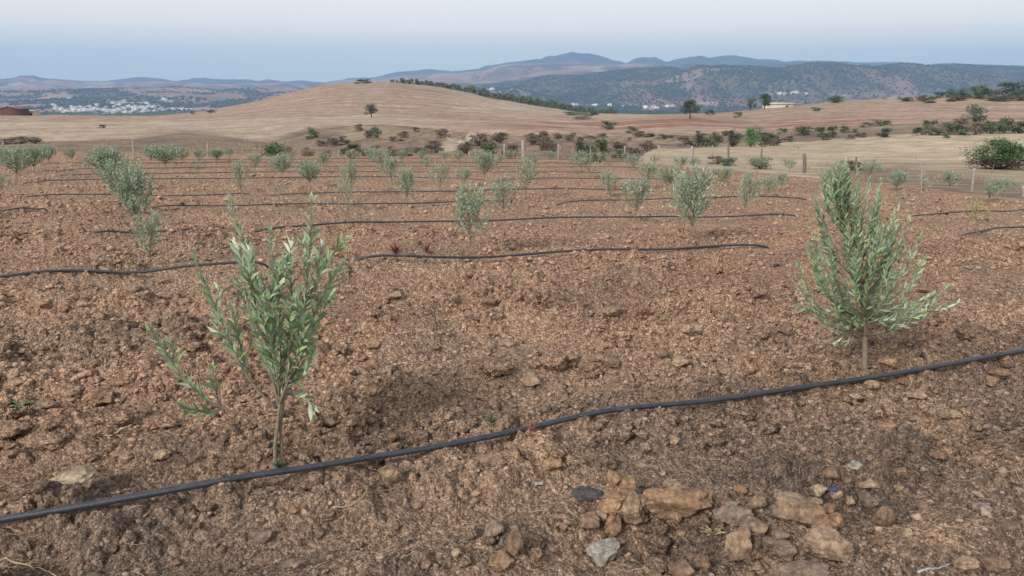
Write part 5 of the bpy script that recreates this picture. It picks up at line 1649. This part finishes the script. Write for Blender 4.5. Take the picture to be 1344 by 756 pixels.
def build_woods():
    """far trees that read as one mass: on the wooded hill, in the valley, and as dotted groves"""
    rg = np.random.default_rng(33)
    acc = Acc()
    V0, F0 = ico(1)
    shapes = []
    for i in range(6):
        V, Fc = rock_shape(rg, 1, .1); shapes.append((V, Fc))
    n = 85000
    y = np.exp(rg.uniform(np.log(1500), np.log(3700), n)); c = rg.uniform(-.74, .74, n); x = c * y; p = px_of(c)
    w = wood_mask(x, y, p)
    keep = rg.random(n) < (w * .9 + .015) * np.where(y < 2400, .75, .62 + .38 * sstep(.4, .6, fbm(x / 210, y / 300, 4, 78)))
    x, y, c = x[keep], y[keep], c[keep]
    # dotted olive groves on the tan lower slopes
    gx, gy = np.meshgrid(np.arange(40, 480, 17), np.arange(2050, 2750, 34))
    gx = gx.ravel() + rg.normal(0, 1.5, gx.size); gy = gy.ravel() + rg.normal(0, 2, gy.size)
    m = fbm(gx / 130, gy / 260, 3, 901) > .5
    gx, gy = gx[m], gy[m]
    x = np.concatenate([x, gx]); y = np.concatenate([y, gy])
    small = np.concatenate([np.zeros(len(x) - len(gx)), np.ones(len(gx))])
    cc = x / y
    cols = np.linspace(-.76, .76, 300)
    ys = np.linspace(1400, 3800, 200)
    Zt = np.stack([pchip(*(lambda q: (q[0], q[1]))(column(k)), np.log(ys)) for k in cols])   # 300 x 200
    fi = np.interp(cc, cols, np.arange(300)); fj = np.interp(y, ys, np.arange(200))
    i0 = np.clip(fi.astype(int), 0, 298); j0 = np.clip(fj.astype(int), 0, 198); a = fi - i0; b = fj - j0
    z = (Zt[i0, j0] * (1 - a) + Zt[i0 + 1, j0] * a) * (1 - b) + (Zt[i0, j0 + 1] * (1 - a) + Zt[i0 + 1, j0 + 1] * a) * b
    z += big_noise(x, y)
    n = len(x)
    r = rg.uniform(2.2, 5.0, n) * np.where(small > 0, .75, 1)
    which = rg.integers(0, 6, n)
    tint = np.array([.055, .070, .046]) * rg.uniform(.7, 1.4, n)[:, None] * (.6 + .8 * fbm(x / 160, y / 260, 3, 77))[:, None] * (1 + rg.normal(0, .08, (n, 3)))
    for k, (V, Fc) in enumerate(shapes):
        m = np.where(which == k)[0]
        W = (np.stack([x[m], y[m], z[m] + r[m] * .45], 1)[:, None, :] + V[None] * (r[m][:, None, None] * np.array([1.1, 1.1, .95]))).reshape(-1, 3)
        Q = (Fc[None] + (np.arange(len(m)) * len(V))[:, None, None]).reshape(-1, 3)
        acc.add(W, None, Q, np.repeat(tint[m], len(V), 0))
    o = link('far_woods', acc.mesh('far_woods', M_FAR))
    tag(o, 'dark far-off woods and dotted groves covering the valley and the wooded hill', 'woods', kind='stuff')


# ------------------------------------------------------------------ grass on the rough ground
def build_grass():
    rg = np.random.default_rng(71)
    n = 16000
    c = rg.uniform(-.72, .72, n); p = px_of(c)
    ye = Ye(p)
    f = rg.random(n)
    y = ye * (1.0 + 1.6 * f ** 1.3)
    x = c * y
    keep = rg.random(n) < sstep(.38, .6, fbm(x / 3, y / 6, 3, 77)) * np.where((p > 820), .10, .8)
    x, y, c = x[keep], y[keep], c[keep]
    n = len(x)
    # heights from a coarse table of the hill
    z = np.empty(n)
    o = np.argsort(c); cols = np.linspace(-.73, .73, 240)
    prof = [column(k) for k in cols]
    idx = np.clip(np.round(np.interp(c, cols, np.arange(240))).astype(int), 0, 239)
    for k in range(240):
        m = idx == k
        if m.any():
            lk, zk, ye_, yc_ = prof[k]
            z[m] = pchip(lk, zk, np.log(np.clip(y[m], ye_ + .01, None)))
    z += big_noise(x, y) * sstep(1.0, 1.15, y / Ye(px_of(c))) + gully_noise(x, y, px_of(c))
    k = 4
    P = np.repeat(np.stack([x, y, z], 1), k, 0) + rg.normal(0, .12, (n * k, 3)) * np.array([1, 1, 0])
    D = rg.normal(0, .35, (n * k, 3)) + np.array([0, 0, 1.]); D /= np.linalg.norm(D, axis=1)[:, None]
    Nn = np.cross(D, rg.normal(size=(n * k, 3))); Nn /= np.linalg.norm(Nn, axis=1)[:, None]
    L = rg.uniform(.05, .19, n * k) * (1 + 1.2 * (rg.random(n * k) > .96))
    C = np.array([2.3, 1.95, 1.5]) * rg.uniform(.5, 1.4, n * k)[:, None]
    V, Q, T, Cc = leaves(P, D, Nn, L, L * .14, C, False)
    o = link('dry_grass', mesh_from('dry_grass', V, [T], M_DRY, Cc))
    tag(o, 'dry grass and low weeds on the rough ground beyond the field edge', 'dry grass', kind='stuff')


# ------------------------------------------------------------------ build
build_field()
build_far()
near_left()
near_right()
build_saplings()
build_pipes()
build_stones()
build_clods()
build_straw()
build_bits()
build_posts()
build_bushes()
build_houses()
build_woods()
build_grass()

# ------------------------------------------------------------------ air
def build_haze():
    m = bpy.data.materials.new('haze'); m.use_nodes = True
    nt = m.node_tree
    for n in list(nt.nodes): nt.nodes.remove(n)
    out = nt.nodes.new('ShaderNodeOutputMaterial')
    v = nt.nodes.new('ShaderNodeVolumePrincipled')
    v.inputs['Color'].default_value = (.36, .58, .95, 1)
    v.inputs['Density'].default_value = HAZE
    v.inputs['Anisotropy'].default_value = 0.0
    nt.links.new(v.outputs[0], out.inputs['Volume'])
    x0, x1, y0, y1, z0, z1 = -14600, 14600, -60, 9700, -160, 470
    V = np.array([(x, y, z) for z in (z0, z1) for y in (y0, y1) for x in (x0, x1)], float)
    me = mesh_from('haze', V, [np.array([[0, 1, 5, 4], [1, 3, 7, 5], [3, 2, 6, 7], [2, 0, 4, 6], [4, 5, 7, 6], [0, 2, 3, 1]])], m)
    tag(link('haze', me), kind='stuff')


HAZE = 1.45e-4
build_haze()

# ------------------------------------------------------------------ light and sky
SUN_EL, SUN_AZ = R(32), R(215)      # azimuth clockwise from +Y: behind the camera, slightly left
w = bpy.data.worlds.new('World'); sc.world = w; w.use_nodes = True
nt = w.node_tree
bg = nt.nodes['Background']
sky = nt.nodes.new('ShaderNodeTexSky'); sky.sky_type = 'NISHITA'; sky.sun_disc = False
sky.sun_elevation = SUN_EL; sky.sun_rotation = SUN_AZ
sky.dust_density = 2.0; sky.air_density = 1.0; sky.ozone_density = 1.5
tc = nt.nodes.new('ShaderNodeTexCoord')
sx = nt.nodes.new('ShaderNodeSeparateXYZ'); nt.links.new(tc.outputs['Generated'], sx.inputs[0])
# twilight bands of the sky by elevation: blue low down, faint pink, then pale
mr = nt.nodes.new('ShaderNodeMapRange'); mr.inputs[1].default_value = 0; mr.inputs[2].default_value = .5
nt.links.new(sx.outputs[2], mr.inputs[0])
SK = 5.9
rp = ramp(nt, mr.outputs[0], [(.0, (.60, .70, .53)), (.06, (.63, .705, .54)), (.11, (.76, .70, .57)), (.15, (.83, .735, .59)), (.24, (.745, .715, .65)), (.45, (.60, .60, .60)), (1., (.50, .50, .50))])
for e in rp.color_ramp.elements:
    e.color = tuple(c for c in e.color[:3]) + (1,)
mulv = nt.nodes.new('ShaderNodeVectorMath'); mulv.operation = 'SCALE'; mulv.inputs[3].default_value = SK
nt.links.new(rp.outputs[0], mulv.inputs[0])
c = mixc(nt, sky.outputs[0], mulv.outputs[0], .88)
nt.links.new(c, bg.inputs['Color'])
bg.inputs['Strength'].default_value = .12

sun = bpy.data.lights.new('sun', 'SUN'); sun.energy = 1.5; sun.angle = R(16); sun.color = (1, .93, .86)
so = bpy.data.objects.new('sun', sun); col.objects.link(so)
# direction towards the sun
d = np.array([math.sin(SUN_AZ) * math.cos(SUN_EL), math.cos(SUN_AZ) * math.cos(SUN_EL), math.sin(SUN_EL)])
from mathutils import Vector
so.rotation_euler = Vector(d).to_track_quat('Z', 'Y').to_euler()
so.location = (0, -20, 30)

cam = bpy.data.cameras.new('camera'); co = bpy.data.objects.new('camera', cam); col.objects.link(co)
cam.sensor_width = 36; cam.sensor_fit = 'HORIZONTAL'; cam.lens = F / 1344 * 36
cam.clip_start = .05; cam.clip_end = 40000
co.location = (0, 0, CAMZ); co.rotation_euler = (math.pi / 2 - PITCH, 0, 0)
sc.camera = co

sc.view_settings.view_transform = 'Standard'; sc.view_settings.look = 'None'
sc.view_settings.exposure = 1.14; sc.view_settings.gamma = 1
sc.render.engine = 'CYCLES'
cy = sc.cycles
cy.use_denoising = True
cy.max_bounces = 6; cy.diffuse_bounces = 2; cy.glossy_bounces = 2; cy.volume_bounces = 1; cy.transparent_max_bounces = 8
